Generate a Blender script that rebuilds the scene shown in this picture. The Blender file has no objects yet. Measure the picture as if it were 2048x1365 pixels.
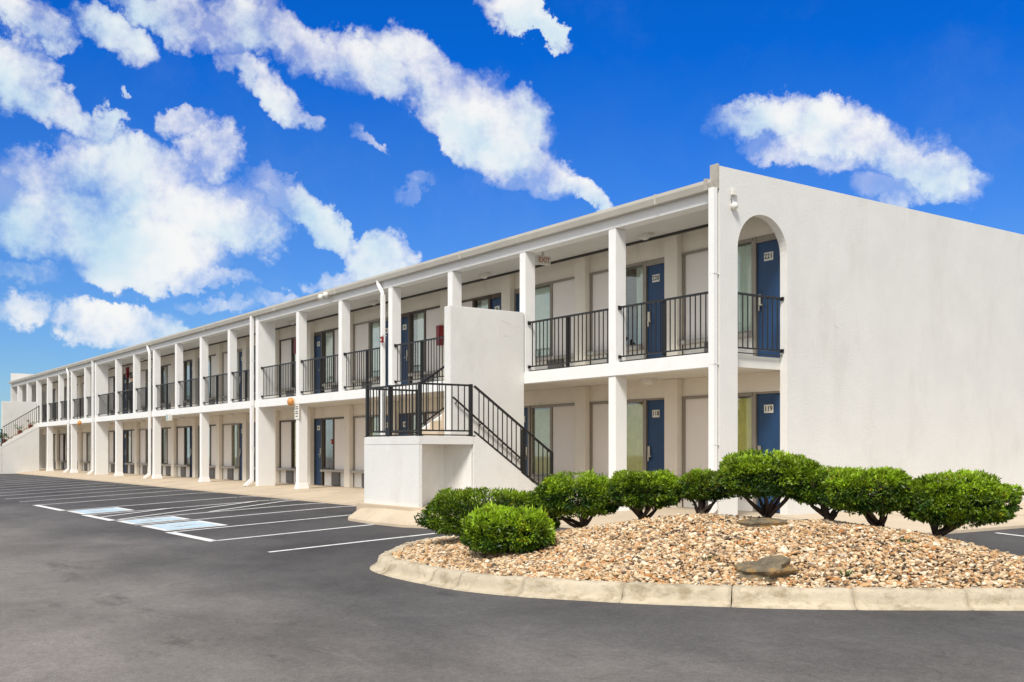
import bpy, bmesh, math, random
import numpy as np
from mathutils import Vector, Matrix
R = math.radians
random.seed(7); rng = np.random.default_rng(11)
S = bpy.context.scene
COL = S.collection

# ------------------------------------------------------------------ camera
FX = 2089.0                                  # focal length in photo pixels (2048 wide)
TH = math.atan2(1489, 2089)
AX = np.array([-math.cos(TH), math.sin(TH)])     # view axis on the ground plane
RT = np.array([AX[1], -AX[0]])                   # right-hand direction
CAM = np.array([11.962, -12.713]); CZ = 1.2
cam = bpy.data.cameras.new('camera'); camo = bpy.data.objects.new('camera', cam); COL.objects.link(camo)
cam.sensor_width = 36.0; cam.lens = 36.0*FX/2048.0
cam.shift_y = 220.5/2048.0
cam.clip_start = 0.1; cam.clip_end = 2000
camo.location = (CAM[0], CAM[1], CZ)
camo.rotation_euler = (R(90), 0, math.atan2(AX[1], AX[0]) - R(90))
S.camera = camo

# ------------------------------------------------------------------ sky, sun, exposure
S.view_settings.view_transform = 'Standard'; S.view_settings.look = 'None'
S.view_settings.gamma = 1.0; S.view_settings.use_curve_mapping = False
S.view_settings.exposure = 0.55
SUN_EL = R(50); SUN_AZ = math.atan2(-0.74, 0.50)     # towards the sun, in the ground plane (x, y)
sun = bpy.data.lights.new('sun', 'SUN'); sun.energy = 2.6; sun.angle = R(14); sun.color = (1.0, 0.95, 0.87)
suno = bpy.data.objects.new('sun', sun); COL.objects.link(suno)
sd = Vector((math.cos(SUN_AZ)*math.cos(SUN_EL), math.sin(SUN_AZ)*math.cos(SUN_EL), math.sin(SUN_EL)))
suno.rotation_euler = sd.to_track_quat('Z', 'Y').to_euler(); suno.location = (0, -20, 30)

CLOUDS = [  # centre (u, v), radii, tilt, weight: cumulus as seen from the car park, turned into azimuth and elevation below
 (65,45,105,48,15,1),(25,150,75,80,0,1),(95,215,85,42,20,1),(205,250,65,26,-20,.7),
 (230,70,95,42,20,.8),(340,35,110,45,10,.8),(470,45,140,60,12,1),(600,85,150,58,20,1),(730,125,140,60,25,1),(820,110,100,45,25,1),
 (900,200,130,75,25,1.1),(1010,235,110,80,20,1.1),(960,280,130,70,30,1.1),(1060,330,100,48,25,1),(1170,392,75,24,32,.9),(880,150,70,30,25,.8),
 (475,140,60,32,40,.9),(545,190,80,36,45,.9),(610,245,45,24,50,.8),
 (110,345,130,60,0,.85),(260,335,175,72,0,1),(415,300,55,60,-30,1),(330,420,200,92,0,1),(140,450,185,92,0,1),(480,450,95,60,20,1.1),(290,515,170,65,0,1),(40,400,100,90,0,.8),(370,240,50,28,-20,.6),
 (575,415,105,34,30,.9),(650,460,65,36,35,.9),(760,512,78,52,-5,1.1),(690,562,90,22,0,.7),
 (240,645,130,42,0,.7),(310,670,90,36,0,.65),(50,630,75,34,0,.5),(430,562,65,16,0,.7),(440,610,85,18,5,.5),(560,600,80,16,0,.45),
 (1590,240,180,42,3,1.1),(1720,285,190,60,15,1.1),(1850,335,125,46,20,1.1),(1540,300,70,34,25,.6),(1780,385,95,36,5,.8),(1650,320,110,40,10,.7),
 (1040,25,80,36,25,1),(1105,75,50,28,30,.9),(815,390,45,20,-15,.5),(255,185,18,11,20,.6),(735,297,48,13,30,.45),(30,560,120,30,0,.4)]
def build_world():
    w = bpy.data.worlds.new('World'); S.world = w; w.use_nodes = True
    nt = w.node_tree; N = nt.nodes; L = nt.links; N.clear()
    def nd(t, **k):
        n = N.new(t)
        for a, b in k.items(): setattr(n, a, b)
        return n
    def m(op, a, b=None, clamp=False):
        n = nd('ShaderNodeMath', operation=op); n.use_clamp = clamp
        for i, v in enumerate((a, b)):
            if v is None: continue
            if isinstance(v, (int, float)): n.inputs[i].default_value = v
            else: L.new(v, n.inputs[i])
        return n.outputs[0]
    tc = nd('ShaderNodeTexCoord'); D = tc.outputs['Generated']
    sky = nd('ShaderNodeTexSky', sky_type='NISHITA'); sky.sun_disc = False
    sky.sun_elevation = SUN_EL; sky.sun_rotation = math.atan2(sd.x, sd.y)
    sky.air_density = 1.0; sky.dust_density = 0.3; sky.ozone_density = 3.0
    # deeper blue, as a polarised autumn sky
    gm = nd('ShaderNodeMixRGB', blend_type='MULTIPLY'); gm.inputs[0].default_value = 1.0
    L.new(sky.outputs[0], gm.inputs[1])
    # domain warp
    n1 = nd('ShaderNodeTexNoise'); n1.inputs['Scale'].default_value = 9; n1.inputs['Detail'].default_value = 5; n1.inputs['Roughness'].default_value = .62
    L.new(D, n1.inputs['Vector'])
    sub = nd('ShaderNodeVectorMath', operation='SUBTRACT'); L.new(n1.outputs['Color'], sub.inputs[0]); sub.inputs[1].default_value = (.5,.5,.5)
    scl = nd('ShaderNodeVectorMath', operation='SCALE'); L.new(sub.outputs[0], scl.inputs[0]); scl.inputs['Scale'].default_value = .075
    n1b = nd('ShaderNodeTexNoise'); n1b.inputs['Scale'].default_value = 34; n1b.inputs['Detail'].default_value = 6; n1b.inputs['Roughness'].default_value = .68
    L.new(D, n1b.inputs['Vector'])
    subb = nd('ShaderNodeVectorMath', operation='SUBTRACT'); L.new(n1b.outputs['Color'], subb.inputs[0]); subb.inputs[1].default_value = (.5,.5,.5)
    sclb = nd('ShaderNodeVectorMath', operation='SCALE'); L.new(subb.outputs[0], sclb.inputs[0]); sclb.inputs['Scale'].default_value = .04
    add0 = nd('ShaderNodeVectorMath', operation='ADD'); L.new(scl.outputs[0], add0.inputs[0]); L.new(sclb.outputs[0], add0.inputs[1])
    add = nd('ShaderNodeVectorMath', operation='ADD'); L.new(D, add.inputs[0]); L.new(add0.outputs[0], add.inputs[1])
    sep = nd('ShaderNodeSeparateXYZ'); L.new(add.outputs[0], sep.inputs[0])
    x, y, z = sep.outputs
    fwd = m('ADD', m('MULTIPLY', x, float(AX[0])), m('MULTIPLY', y, float(AX[1])))
    rgt = m('ADD', m('MULTIPLY', x, float(RT[0])), m('MULTIPLY', y, float(RT[1])))
    az = m('ARCTAN2', rgt, fwd)
    el = m('ARCTAN2', z, m('SQRT', m('ADD', m('MULTIPLY', fwd, fwd), m('MULTIPLY', rgt, rgt))))
    te = nd('ShaderNodeMapRange'); L.new(el, te.inputs[0]); te.inputs[1].default_value = .02; te.inputs[2].default_value = .36
    tm = nd('ShaderNodeMixRGB'); L.new(te.outputs[0], tm.inputs[0]); tm.inputs[1].default_value = SKYLOW; tm.inputs[2].default_value = SKYHIGH
    L.new(tm.outputs[0], gm.inputs[2])
    cover = None; low = None
    for (u, v, ru, rv, rot, wgt) in CLOUDS:
        gx = (u-1024)/FX; gy = (903-v)/FX
        a0 = math.atan(gx); e0 = math.atan(gy*math.cos(a0))
        ra = ru/FX*math.cos(a0)**2; re = rv/FX*math.cos(a0)*math.cos(e0)**2
        c_, s_ = math.cos(R(-rot)), math.sin(R(-rot))
        da = m('SUBTRACT', az, a0); de = m('SUBTRACT', el, e0)
        p = m('ADD', m('MULTIPLY', da, c_/ra), m('MULTIPLY', de, s_/ra))
        q = m('ADD', m('MULTIPLY', da, -s_/re), m('MULTIPLY', de, c_/re))
        d2 = m('ADD', m('MULTIPLY', p, p), m('MULTIPLY', q, q))
        b = m('MULTIPLY', m('SUBTRACT', 1.35, d2, True), wgt)
        cover = b if cover is None else m('SMOOTH_MAX', cover, b); 
        if cover.node.operation == 'SMOOTH_MAX': cover.node.inputs[2].default_value = .12
        lb = m('MULTIPLY', b, q)
        low = lb if low is None else m('ADD', low, lb)
    # unseen broken cloud added outside the blue north-west window to neutralise ambient light
    n3 = nd('ShaderNodeTexNoise'); n3.inputs['Scale'].default_value = 2.2; n3.inputs['Detail'].default_value = 4
    L.new(D, n3.inputs['Vector'])
    away = nd('ShaderNodeMapRange'); L.new(fwd, away.inputs[0])
    away.inputs[1].default_value = .74; away.inputs[2].default_value = .45; away.inputs[3].default_value = 0; away.inputs[4].default_value = 1
    other = m('MULTIPLY', away.outputs[0], m('MULTIPLY', n3.outputs[0], 2.6))
    cover = m('MAXIMUM', cover, other)
    n2 = nd('ShaderNodeTexNoise'); n2.inputs['Scale'].default_value = 13; n2.inputs['Detail'].default_value = 10; n2.inputs['Roughness'].default_value = .62
    L.new(D, n2.inputs['Vector'])
    dens = m('ADD', m('MULTIPLY', cover, .82), m('MULTIPLY', m('SUBTRACT', n2.outputs[0], .51), 3.4))
    mr = nd('ShaderNodeMapRange', interpolation_type='SMOOTHSTEP'); L.new(dens, mr.inputs[0])
    mr.inputs[1].default_value = -.10; mr.inputs[2].default_value = 1.10
    has = nd('ShaderNodeMapRange', interpolation_type='SMOOTHSTEP'); L.new(cover, has.inputs[0])
    has.inputs[1].default_value = .10; has.inputs[2].default_value = .45
    alpha = m('MULTIPLY', m('MULTIPLY', mr.outputs[0], has.outputs[0]), .97)
    # thin veil round the cumulus
    n5 = nd('ShaderNodeTexNoise'); n5.inputs['Scale'].default_value = 7; n5.inputs['Detail'].default_value = 9; n5.inputs['Roughness'].default_value = .7
    L.new(add.outputs[0], n5.inputs['Vector'])
    veil = nd('ShaderNodeMapRange', interpolation_type='SMOOTHSTEP'); L.new(m('ADD', m('MULTIPLY', n5.outputs[0], 1.6), m('MULTIPLY', cover, .9)), veil.inputs[0])
    veil.inputs[1].default_value = .85; veil.inputs[2].default_value = 1.7; veil.inputs[4].default_value = .30
    near_ = nd('ShaderNodeMapRange', interpolation_type='SMOOTHSTEP'); L.new(cover, near_.inputs[0]); near_.inputs[1].default_value = .03; near_.inputs[2].default_value = .22
    alpha = m('MAXIMUM', alpha, m('MULTIPLY', veil.outputs[0], near_.outputs[0]))
    # cloud tone: bright crowns, pale blue-grey bases
    n4 = nd('ShaderNodeTexNoise'); n4.inputs['Scale'].default_value = 11; n4.inputs['Detail'].default_value = 6
    L.new(D, n4.inputs['Vector'])
    t = m('ADD', m('MULTIPLY', low, .35), m('MULTIPLY', m('SUBTRACT', n4.outputs[0], .42), 3.2))
    tr = nd('ShaderNodeMapRange', interpolation_type='SMOOTHSTEP'); L.new(t, tr.inputs[0]); tr.inputs[1].default_value = -.55; tr.inputs[2].default_value = .55
    cc = nd('ShaderNodeMixRGB'); L.new(tr.outputs[0], cc.inputs[0])
    cc.inputs[1].default_value = (CL*.63, CL*.82, CL*.93, 1); cc.inputs[2].default_value = (CL*1.0, CL*1.0, CL*.985, 1)
    mix = nd('ShaderNodeMixRGB'); L.new(alpha, mix.inputs[0]); L.new(gm.outputs[0], mix.inputs[1]); L.new(cc.outputs[0], mix.inputs[2])
    bg = nd('ShaderNodeBackground'); bg.inputs[1].default_value = SKYSTR; L.new(mix.outputs[0], bg.inputs[0])
    out = nd('ShaderNodeOutputWorld'); L.new(bg.outputs[0], out.inputs[0])
SKYSTR = 0.10; SKYLOW = (.42,.58,.74,1); SKYHIGH = (.010,.38,1.06,1); CL = 6.5
build_world()

# ------------------------------------------------------------------ helpers
class MB:
    """collects shapes into one mesh"""
    def __init__(s): s.v = []; s.f = []
    def add(s, vs, fs):
        o = len(s.v); s.v += [tuple(p) for p in vs]; s.f += [tuple(i+o for i in f) for f in fs]; return s
    def box(s, x0, x1, y0, y1, z0, z1):
        if x0 > x1: x0, x1 = x1, x0
        if y0 > y1: y0, y1 = y1, y0
        return s.add([(x0,y0,z0),(x1,y0,z0),(x1,y1,z0),(x0,y1,z0),(x0,y0,z1),(x1,y0,z1),(x1,y1,z1),(x0,y1,z1)],
                     [(0,3,2,1),(4,5,6,7),(0,1,5,4),(1,2,6,5),(2,3,7,6),(3,0,4,7)])
    def taper(s, cx, cy, z0, z1, a0, b0, a1, b1):
        return s.add([(cx-a0,cy-b0,z0),(cx+a0,cy-b0,z0),(cx+a0,cy+b0,z0),(cx-a0,cy+b0,z0),(cx-a1,cy-b1,z1),(cx+a1,cy-b1,z1),(cx+a1,cy+b1,z1),(cx-a1,cy+b1,z1)],
                     [(0,3,2,1),(4,5,6,7),(0,1,5,4),(1,2,6,5),(2,3,7,6),(3,0,4,7)])
    def bar(s, p, q, w, h=None):
        """square bar from p to q"""
        h = h or w; p = Vector(p); q = Vector(q); d = (q-p).normalized()
        up = Vector((0,0,1)) if abs(d.z) < .95 else Vector((0,1,0))
        a = d.cross(up).normalized()*w/2; b = a.cross(d).normalized()*h/2
        vs = [p-a-b, p+a-b, p+a+b, p-a+b, q-a-b, q+a-b, q+a+b, q-a+b]
        return s.add(vs, [(0,3,2,1),(4,5,6,7),(0,1,5,4),(1,2,6,5),(2,3,7,6),(3,0,4,7)])
    def tube(s, pts, rad, n=8):
        pts = [Vector(p) for p in pts]; rads = rad if isinstance(rad, (list, tuple)) else [rad]*len(pts)
        vs = []; fs = []
        for i, p in enumerate(pts):
            d = (pts[min(i+1, len(pts)-1)] - pts[max(i-1, 0)]).normalized()
            up = Vector((0,0,1)) if abs(d.z) < .9 else Vector((1,0,0))
            a = d.cross(up).normalized(); b = a.cross(d).normalized()
            for k in range(n):
                t = 2*math.pi*k/n; vs.append(p + (a*math.cos(t)+b*math.sin(t))*rads[i])
        for i in range(len(pts)-1):
            for k in range(n): fs.append((i*n+k, i*n+(k+1)%n, (i+1)*n+(k+1)%n, (i+1)*n+k))
        fs.append(tuple(range(n))[::-1]); fs.append(tuple(range((len(pts)-1)*n, len(pts)*n)))
        return s.add(vs, fs)
    def prism(s, poly, axis, a0, a1):
        """poly in the plane across `axis` ('x': (y,z), 'y': (x,z), 'z': (x,y)), swept a0..a1"""
        n = len(poly)
        mk = {'x': lambda p, a: (a, p[0], p[1]), 'y': lambda p, a: (p[0], a, p[1]), 'z': lambda p, a: (p[0], p[1], a)}[axis]
        vs = [mk(p, a0) for p in poly] + [mk(p, a1) for p in poly]
        fs = [tuple(range(n)), tuple(range(n, 2*n))[::-1]] + [(i, i+n, (i+1)%n+n, (i+1)%n) for i in range(n)]
        return s.add(vs, fs)
    def ball(s, c, r, n=10, m=7, sq=(1,1,1)):
        vs = []; fs = []
        for i in range(m+1):
            ph = math.pi*i/m
            for k in range(n):
                t = 2*math.pi*k/n
                vs.append((c[0]+r*sq[0]*math.sin(ph)*math.cos(t), c[1]+r*sq[1]*math.sin(ph)*math.sin(t), c[2]+r*sq[2]*math.cos(ph)))
        for i in range(m):
            for k in range(n): fs.append((i*n+k, (i+1)*n+k, (i+1)*n+(k+1)%n, i*n+(k+1)%n))
        return s.add(vs, fs)
    def build(s, name, mat, parent=None, loc=None, smooth=False, bevel=0, fixn=True):
        me = bpy.data.meshes.new(name); me.from_pydata(s.v, [], s.f); me.update()
        if fixn or bevel:
            bm = bmesh.new(); bm.from_mesh(me)
            if bevel:
                bmesh.ops.bevel(bm, geom=[e for e in bm.edges if len(e.link_faces) == 2 and e.calc_face_angle(0) > .6], offset=bevel, segments=2, affect='EDGES', clamp_overlap=True)
            bmesh.ops.recalc_face_normals(bm, faces=bm.faces); bm.to_mesh(me); bm.free()
        if smooth:
            for p in me.polygons: p.use_smooth = True
        o = bpy.data.objects.new(name, me); COL.objects.link(o)
        if mat: me.materials.append(mat)
        if parent: o.parent = parent
        if loc: o.location = loc
        return o
def thing(name, label, cat, loc=(0,0,0), group=None):
    o = bpy.data.objects.new(name, None); COL.objects.link(o); o.location = loc; o.empty_display_size = .2
    o['label'] = label; o['category'] = cat
    if group: o['group'] = group
    return o
def tag(o, label, cat, group=None):
    o['label'] = label; o['category'] = cat
    if group: o['group'] = group
    return o
def stru(o, kind='structure'): o['kind'] = kind; return o
def copy_part(o, parent, dx):
    c = o.copy(); COL.objects.link(c); c.parent = parent; c.location = o.location + Vector(dx)
    for ch in list(o.children):
        g = ch.copy(); COL.objects.link(g); g.parent = c
    return c

# ------------------------------------------------------------------ materials
def mat(name, col, rough=.8, var=0, vscale=3, bump=0, bscale=40, metal=0, spots=None, detail=6, spec=.5):
    m = bpy.data.materials.new(name); m.use_nodes = True
    nt = m.node_tree; N = nt.nodes; L = nt.links; b = N['Principled BSDF']
    b.inputs['Roughness'].default_value = rough; b.inputs['Metallic'].default_value = metal
    b.inputs['Specular IOR Level'].default_value = spec
    b.inputs['Base Color'].default_value = (*col, 1)
    tc = N.new('ShaderNodeTexCoord'); src = None
    if var:
        n = N.new('ShaderNodeTexNoise'); n.inputs['Scale'].default_value = vscale; n.inputs['Detail'].default_value = detail; n.inputs['Roughness'].default_value = .65
        L.new(tc.outputs['Object'], n.inputs['Vector'])
        r = N.new('ShaderNodeValToRGB'); L.new(n.outputs[0], r.inputs[0])
        r.color_ramp.elements[0].position = .3; r.color_ramp.elements[1].position = .7
        r.color_ramp.elements[0].color = (*[c*(1-var) for c in col], 1); r.color_ramp.elements[1].color = (*[min(1, c*(1+var*.6)) for c in col], 1)
        src = r.outputs[0]
    if spots:
        (sc, lo, hi, scol, amt, stretch) = spots
        mp = N.new('ShaderNodeMapping'); mp.inputs['Scale'].default_value = stretch; L.new(tc.outputs['Object'], mp.inputs[0])
        n = N.new('ShaderNodeTexNoise'); n.inputs['Scale'].default_value = sc; n.inputs['Detail'].default_value = 8; n.inputs['Roughness'].default_value = .7
        L.new(mp.outputs[0], n.inputs['Vector'])
        mr = N.new('ShaderNodeMapRange'); L.new(n.outputs[0], mr.inputs[0]); mr.inputs[1].default_value = lo; mr.inputs[2].default_value = hi; mr.inputs[4].default_value = amt
        mx = N.new('ShaderNodeMixRGB'); L.new(mr.outputs[0], mx.inputs[0]); mx.inputs[1].default_value = (*col, 1); mx.inputs[2].default_value = (*scol, 1)
        if src: L.new(src, mx.inputs[1])
        src = mx.outputs[0]
    if src: L.new(src, b.inputs['Base Color'])
    if bump:
        n = N.new('ShaderNodeTexNoise'); n.inputs['Scale'].default_value = bscale; n.inputs['Detail'].default_value = 8; n.inputs['Roughness'].default_value = .7
        L.new(tc.outputs['Object'], n.inputs['Vector'])
        bp = N.new('ShaderNodeBump'); bp.inputs['Strength'].default_value = bump; bp.inputs['Distance'].default_value = .02
        L.new(n.outputs[0], bp.inputs['Height']); L.new(bp.outputs[0], b.inputs['Normal'])
    return m
M = {}
M['stucco'] = mat('stucco', (.75,.735,.705), .9, .05, 1.2, .35, 26, spots=(1.5, .53, .80, (.56,.53,.48), .5, (.8,.8,.3)), spec=.2)
M['white'] = mat('white_paint', (.84,.83,.81), .75, .04, 2.5, .12, 60, spots=(3.0, .62, .8, (.52,.50,.46), .5, (1,1,.3)), spec=.3)
M['roomwall'] = mat('room_wall_paint', (.84,.775,.67), .85, .05, 2.0, .2, 40, spots=(1.5, .58, .8, (.43,.39,.32), .5, (1,1,.4)), spec=.2)
M['panel'] = mat('panel_paint', (.86,.80,.745), .85, .03, 1.5, .1, 60, spec=.25)
M['lowpanel'] = mat('low_panel_paint', (.76,.73,.68), .8, .03, 2, .1, 60)
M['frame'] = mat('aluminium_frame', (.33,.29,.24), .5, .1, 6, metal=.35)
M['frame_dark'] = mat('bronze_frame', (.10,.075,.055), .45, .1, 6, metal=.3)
M['ledge'] = mat('stone_ledge', (.42,.39,.34), .7, .15, 6, .1, 50)
M['door'] = mat('blue_door_paint', (.010,.052,.140), .45, .18, 3.0, .05, 120, spots=(2.2,.55,.8,(.013,.072,.17),.6,(1,1,.5)))
M['plate'] = mat('number_plate', (.78,.76,.68), .5)
M['ink'] = mat('black_ink', (.015,.015,.015), .5)
M['brass'] = mat('nickel_lock', (.55,.50,.40), .3, .1, 20, metal=.9)
M['iron'] = mat('black_iron', (.012,.011,.011), .42, .25, 12, .05, 150)
M['ac'] = mat('grille_grey', (.17,.155,.145), .6, .1, 10)
M['gutter'] = mat('gutter_metal', (.52,.49,.43), .5, .08, 1.5, spots=(2.2,.58,.78,(.38,.34,.29),.6,(.25,1,1)))
M['roof'] = mat('roof_membrane', (.40,.365,.325), .85, .12, 1.2, .2, 18, spots=(.9,.54,.66,(.20,.185,.17),.75,(.3,1,1)))
M['ceiling'] = mat('soffit_paint', (.70,.68,.63), .85, .05, 1.2, .1, 50, spots=(.8,.60,.82,(.44,.40,.34),.5,(.5,1,1)))
M['conduit'] = mat('conduit_dark', (.045,.04,.037), .6)
M['dark'] = mat('dark_room', (.02,.018,.016), .9)
M['red'] = mat('red_enamel', (.26,.012,.014), .4, .1, 8)
M['amber'] = mat('amber_glass', (.62,.27,.07), .3, .15, 14)
M['lampwhite'] = mat('lamp_white', (.74,.72,.66), .5)
M['concrete'] = mat('sidewalk_concrete', (.56,.455,.335), .9, .10, .8, .35, 30, spots=(.7,.56,.75,(.30,.245,.185),.55,(1,1,1)), spec=.2)
M['joint'] = mat('joint_filler', (.16,.125,.085), .95, .2, 8)
M['kerb'] = mat('kerb_concrete', (.56,.475,.35), .9, .16, 3, .9, 20, spots=(3.2,.50,.66,(.25,.19,.11),.75,(1,1,1.6)), spec=.2)
M['paint'] = mat('line_paint', (.72,.71,.69), .75, .08, 6, .3, 90, spots=(9,.54,.70,(.16,.155,.15),.8,(1,1,1)))
M['bluepaint'] = mat('blue_road_paint', (.44,.57,.66), .75, .12, 5, .3, 90, spots=(7,.55,.70,(.62,.66,.68),.8,(1,1,1)))
M['bark'] = mat('bark', (.075,.048,.036), .9, .3, 14, .6, 40)
M['rock'] = mat('rock', (.17,.135,.085), .9, .55, 7, 1.0, 12, spots=(5,.50,.60,(.33,.19,.06),.8,(1,1,2.4)))
M['pebblebase'] = mat('gravel_bed', (.11,.07,.045), .95, .5, 60, 1.0, 80)
M['black_cloth'] = mat('black_cloth', (.012,.012,.014), .85)
M['skin'] = mat('skin', (.42,.24,.17), .55)
M['hair'] = mat('dark_hair', (.03,.022,.018), .6)
M['terracotta'] = mat('terracotta', (.36,.12,.06), .8, .2, 10)
M['leafplain'] = mat('pot_leaf', (.10,.17,.035), .6, .3, 30)
M['white_text'] = M['plate']

def asphalt_mat():
    m = bpy.data.materials.new('asphalt'); m.use_nodes = True
    nt = m.node_tree; N = nt.nodes; L = nt.links; b = N['Principled BSDF']; b.inputs['Roughness'].default_value = .88; b.inputs['Specular IOR Level'].default_value = .3
    tc = N.new('ShaderNodeTexCoord')
    def noise(sc, det, ro, stretch=(1,1,1), rot=0):
        mp = N.new('ShaderNodeMapping'); mp.inputs['Scale'].default_value = stretch; mp.inputs['Rotation'].default_value = (0,0,rot); L.new(tc.outputs['Object'], mp.inputs[0])
        n = N.new('ShaderNodeTexNoise'); n.inputs['Scale'].default_value = sc; n.inputs['Detail'].default_value = det; n.inputs['Roughness'].default_value = ro
        L.new(mp.outputs[0], n.inputs['Vector']); return n.outputs[0]
    def ramp(src, stops):
        r = N.new('ShaderNodeValToRGB'); L.new(src, r.inputs[0]); e = r.color_ramp.elements
        e[0].position, e[1].position = stops[0][0], stops[-1][0]
        e[0].color = (*[stops[0][1]]*3, 1); e[1].color = (*[stops[-1][1]]*3, 1)
        for p, v in stops[1:-1]: k = e.new(p); k.color = (v, v, v, 1)
        return r.outputs[0]
    def mul(a, b_):
        x = N.new('ShaderNodeMixRGB'); x.blend_type = 'MULTIPLY'; x.inputs[0].default_value = 1; L.new(a, x.inputs[1]); L.new(b_, x.inputs[2]); return x.outputs[0]
    big = ramp(noise(.22, 5, .6, (1,1.6,1)), [(.30,.62),(.52,1.0),(.72,1.32)])
    mid = ramp(noise(1.3, 7, .7), [(.30,.84),(.7,1.14)])
    fine = mul(ramp(noise(70, 3, .8), [(.30,.72),(.5,1.0),(.72,1.32)]), ramp(noise(16, 5, .85), [(.28,.74),(.5,1.0),(.74,1.30)]))
    stain = ramp(noise(.55, 6, .75, (.35,1,1), .5), [(.30,.48),(.41,1.0),(1,1.0)])
    base = N.new('ShaderNodeRGB'); base.outputs[0].default_value = (.172,.160,.152,1)
    c = mul(mul(mul(mul(base.outputs[0], big), mid), fine), stain)
    # a few pale scuffs and specks
    sp = ramp(noise(2.6, 8, .72, (.25,1.4,1), .2), [(.62,0),(.72,.6)])
    mx = N.new('ShaderNodeMixRGB'); L.new(sp, mx.inputs[0]); L.new(c, mx.inputs[1]); mx.inputs[2].default_value = (.27,.26,.25,1)
    # thin cracks
    vo = N.new('ShaderNodeTexVoronoi'); vo.feature = 'DISTANCE_TO_EDGE'; vo.inputs['Scale'].default_value = .21
    wp = N.new('ShaderNodeTexNoise'); wp.inputs['Scale'].default_value = 1.1; wp.inputs['Detail'].default_value = 6; L.new(tc.outputs['Object'], wp.inputs['Vector'])
    ad = N.new('ShaderNodeVectorMath'); ad.operation = 'MULTIPLY_ADD'; L.new(wp.outputs['Color'], ad.inputs[0]); ad.inputs[1].default_value = (1.5,1.5,0); L.new(tc.outputs['Object'], ad.inputs[2])
    L.new(ad.outputs[0], vo.inputs['Vector'])
    cr = ramp(vo.outputs['Distance'], [(0,.80),(.0025,1.0)])
    se = N.new('ShaderNodeSeparateXYZ'); L.new(tc.outputs['Object'], se.inputs[0])
    def mt(op, a, b_=None):
        k = N.new('ShaderNodeMath'); k.operation = op
        for i, v in enumerate((a, b_)):
            if v is None: continue
            if isinstance(v, (int, float)): k.inputs[i].default_value = v
            else: L.new(v, k.inputs[i])
        return k.outputs[0]
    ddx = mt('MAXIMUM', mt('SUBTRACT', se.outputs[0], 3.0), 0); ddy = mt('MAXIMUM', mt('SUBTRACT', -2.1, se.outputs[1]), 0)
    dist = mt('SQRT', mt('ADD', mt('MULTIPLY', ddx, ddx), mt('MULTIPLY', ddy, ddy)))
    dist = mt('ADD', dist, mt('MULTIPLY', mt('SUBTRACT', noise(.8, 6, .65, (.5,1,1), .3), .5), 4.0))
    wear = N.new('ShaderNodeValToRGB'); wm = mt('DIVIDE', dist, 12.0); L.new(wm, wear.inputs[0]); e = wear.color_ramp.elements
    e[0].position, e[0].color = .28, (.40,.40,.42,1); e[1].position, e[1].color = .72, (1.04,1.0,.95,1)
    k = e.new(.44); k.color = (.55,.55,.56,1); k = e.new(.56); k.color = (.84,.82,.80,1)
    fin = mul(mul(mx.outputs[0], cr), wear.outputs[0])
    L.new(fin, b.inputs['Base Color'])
    bp = N.new('ShaderNodeBump'); bp.inputs['Strength'].default_value = .5; bp.inputs['Distance'].default_value = .008
    L.new(noise(90, 4, .8), bp.inputs['Height']); L.new(bp.outputs[0], b.inputs['Normal'])
    return m
M['asphalt'] = asphalt_mat()

def attr_mat(name, attr, rough, trans=0.0, bump=0):
    m = bpy.data.materials.new(name); m.use_nodes = True
    nt = m.node_tree; N = nt.nodes; L = nt.links; b = N['Principled BSDF']; b.inputs['Roughness'].default_value = rough
    a = N.new('ShaderNodeAttribute'); a.attribute_name = attr; L.new(a.outputs['Color'], b.inputs['Base Color'])
    if trans:
        t = N.new('ShaderNodeBsdfTranslucent'); L.new(a.outputs['Color'], t.inputs['Color'])
        mx = N.new('ShaderNodeMixShader'); mx.inputs[0].default_value = trans
        L.new(b.outputs[0], mx.inputs[1]); L.new(t.outputs[0], mx.inputs[2]); L.new(mx.outputs[0], N['Material Output'].inputs[0])
    return m
M['leaf'] = attr_mat('leaf', 'tint', .45, .28)
M['stone'] = attr_mat('pebble', 'tint', .85)

def glass_mat():
    m = bpy.data.materials.new('window_glass'); m.use_nodes = True
    nt = m.node_tree; N = nt.nodes; L = nt.links; N.remove(N['Principled BSDF'])
    t = N.new('ShaderNodeBsdfTransparent'); t.inputs[0].default_value = (.93,.96,.94,1)
    g = N.new('ShaderNodeBsdfGlossy'); g.inputs['Roughness'].default_value = .03; g.inputs[0].default_value = (.92,.96,.95,1)
    lw = N.new('ShaderNodeLayerWeight'); lw.inputs[0].default_value = .5
    pw = N.new('ShaderNodeMath'); pw.operation = 'POWER'; L.new(lw.outputs['Facing'], pw.inputs[0]); pw.inputs[1].default_value = 2.2
    ma = N.new('ShaderNodeMath'); ma.operation = 'MULTIPLY_ADD'; L.new(pw.outputs[0], ma.inputs[0]); ma.inputs[1].default_value = .75; ma.inputs[2].default_value = .06
    mx = N.new('ShaderNodeMixShader'); L.new(ma.outputs[0], mx.inputs[0]); L.new(t.outputs[0], mx.inputs[1]); L.new(g.outputs[0], mx.inputs[2])
    L.new(mx.outputs[0], N['Material Output'].inputs[0]); return m
M['glass'] = glass_mat()
M['cur_pale'] = mat('pale_curtain', (.74,.80,.70), .9, .08, 5)
M['cur_green'] = mat('yellow_green_curtain', (.78,.68,.17), .9, .15, 6)
M['cur_brown'] = mat('brown_curtain', (.20,.12,.09), .9, .2, 6)

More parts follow.
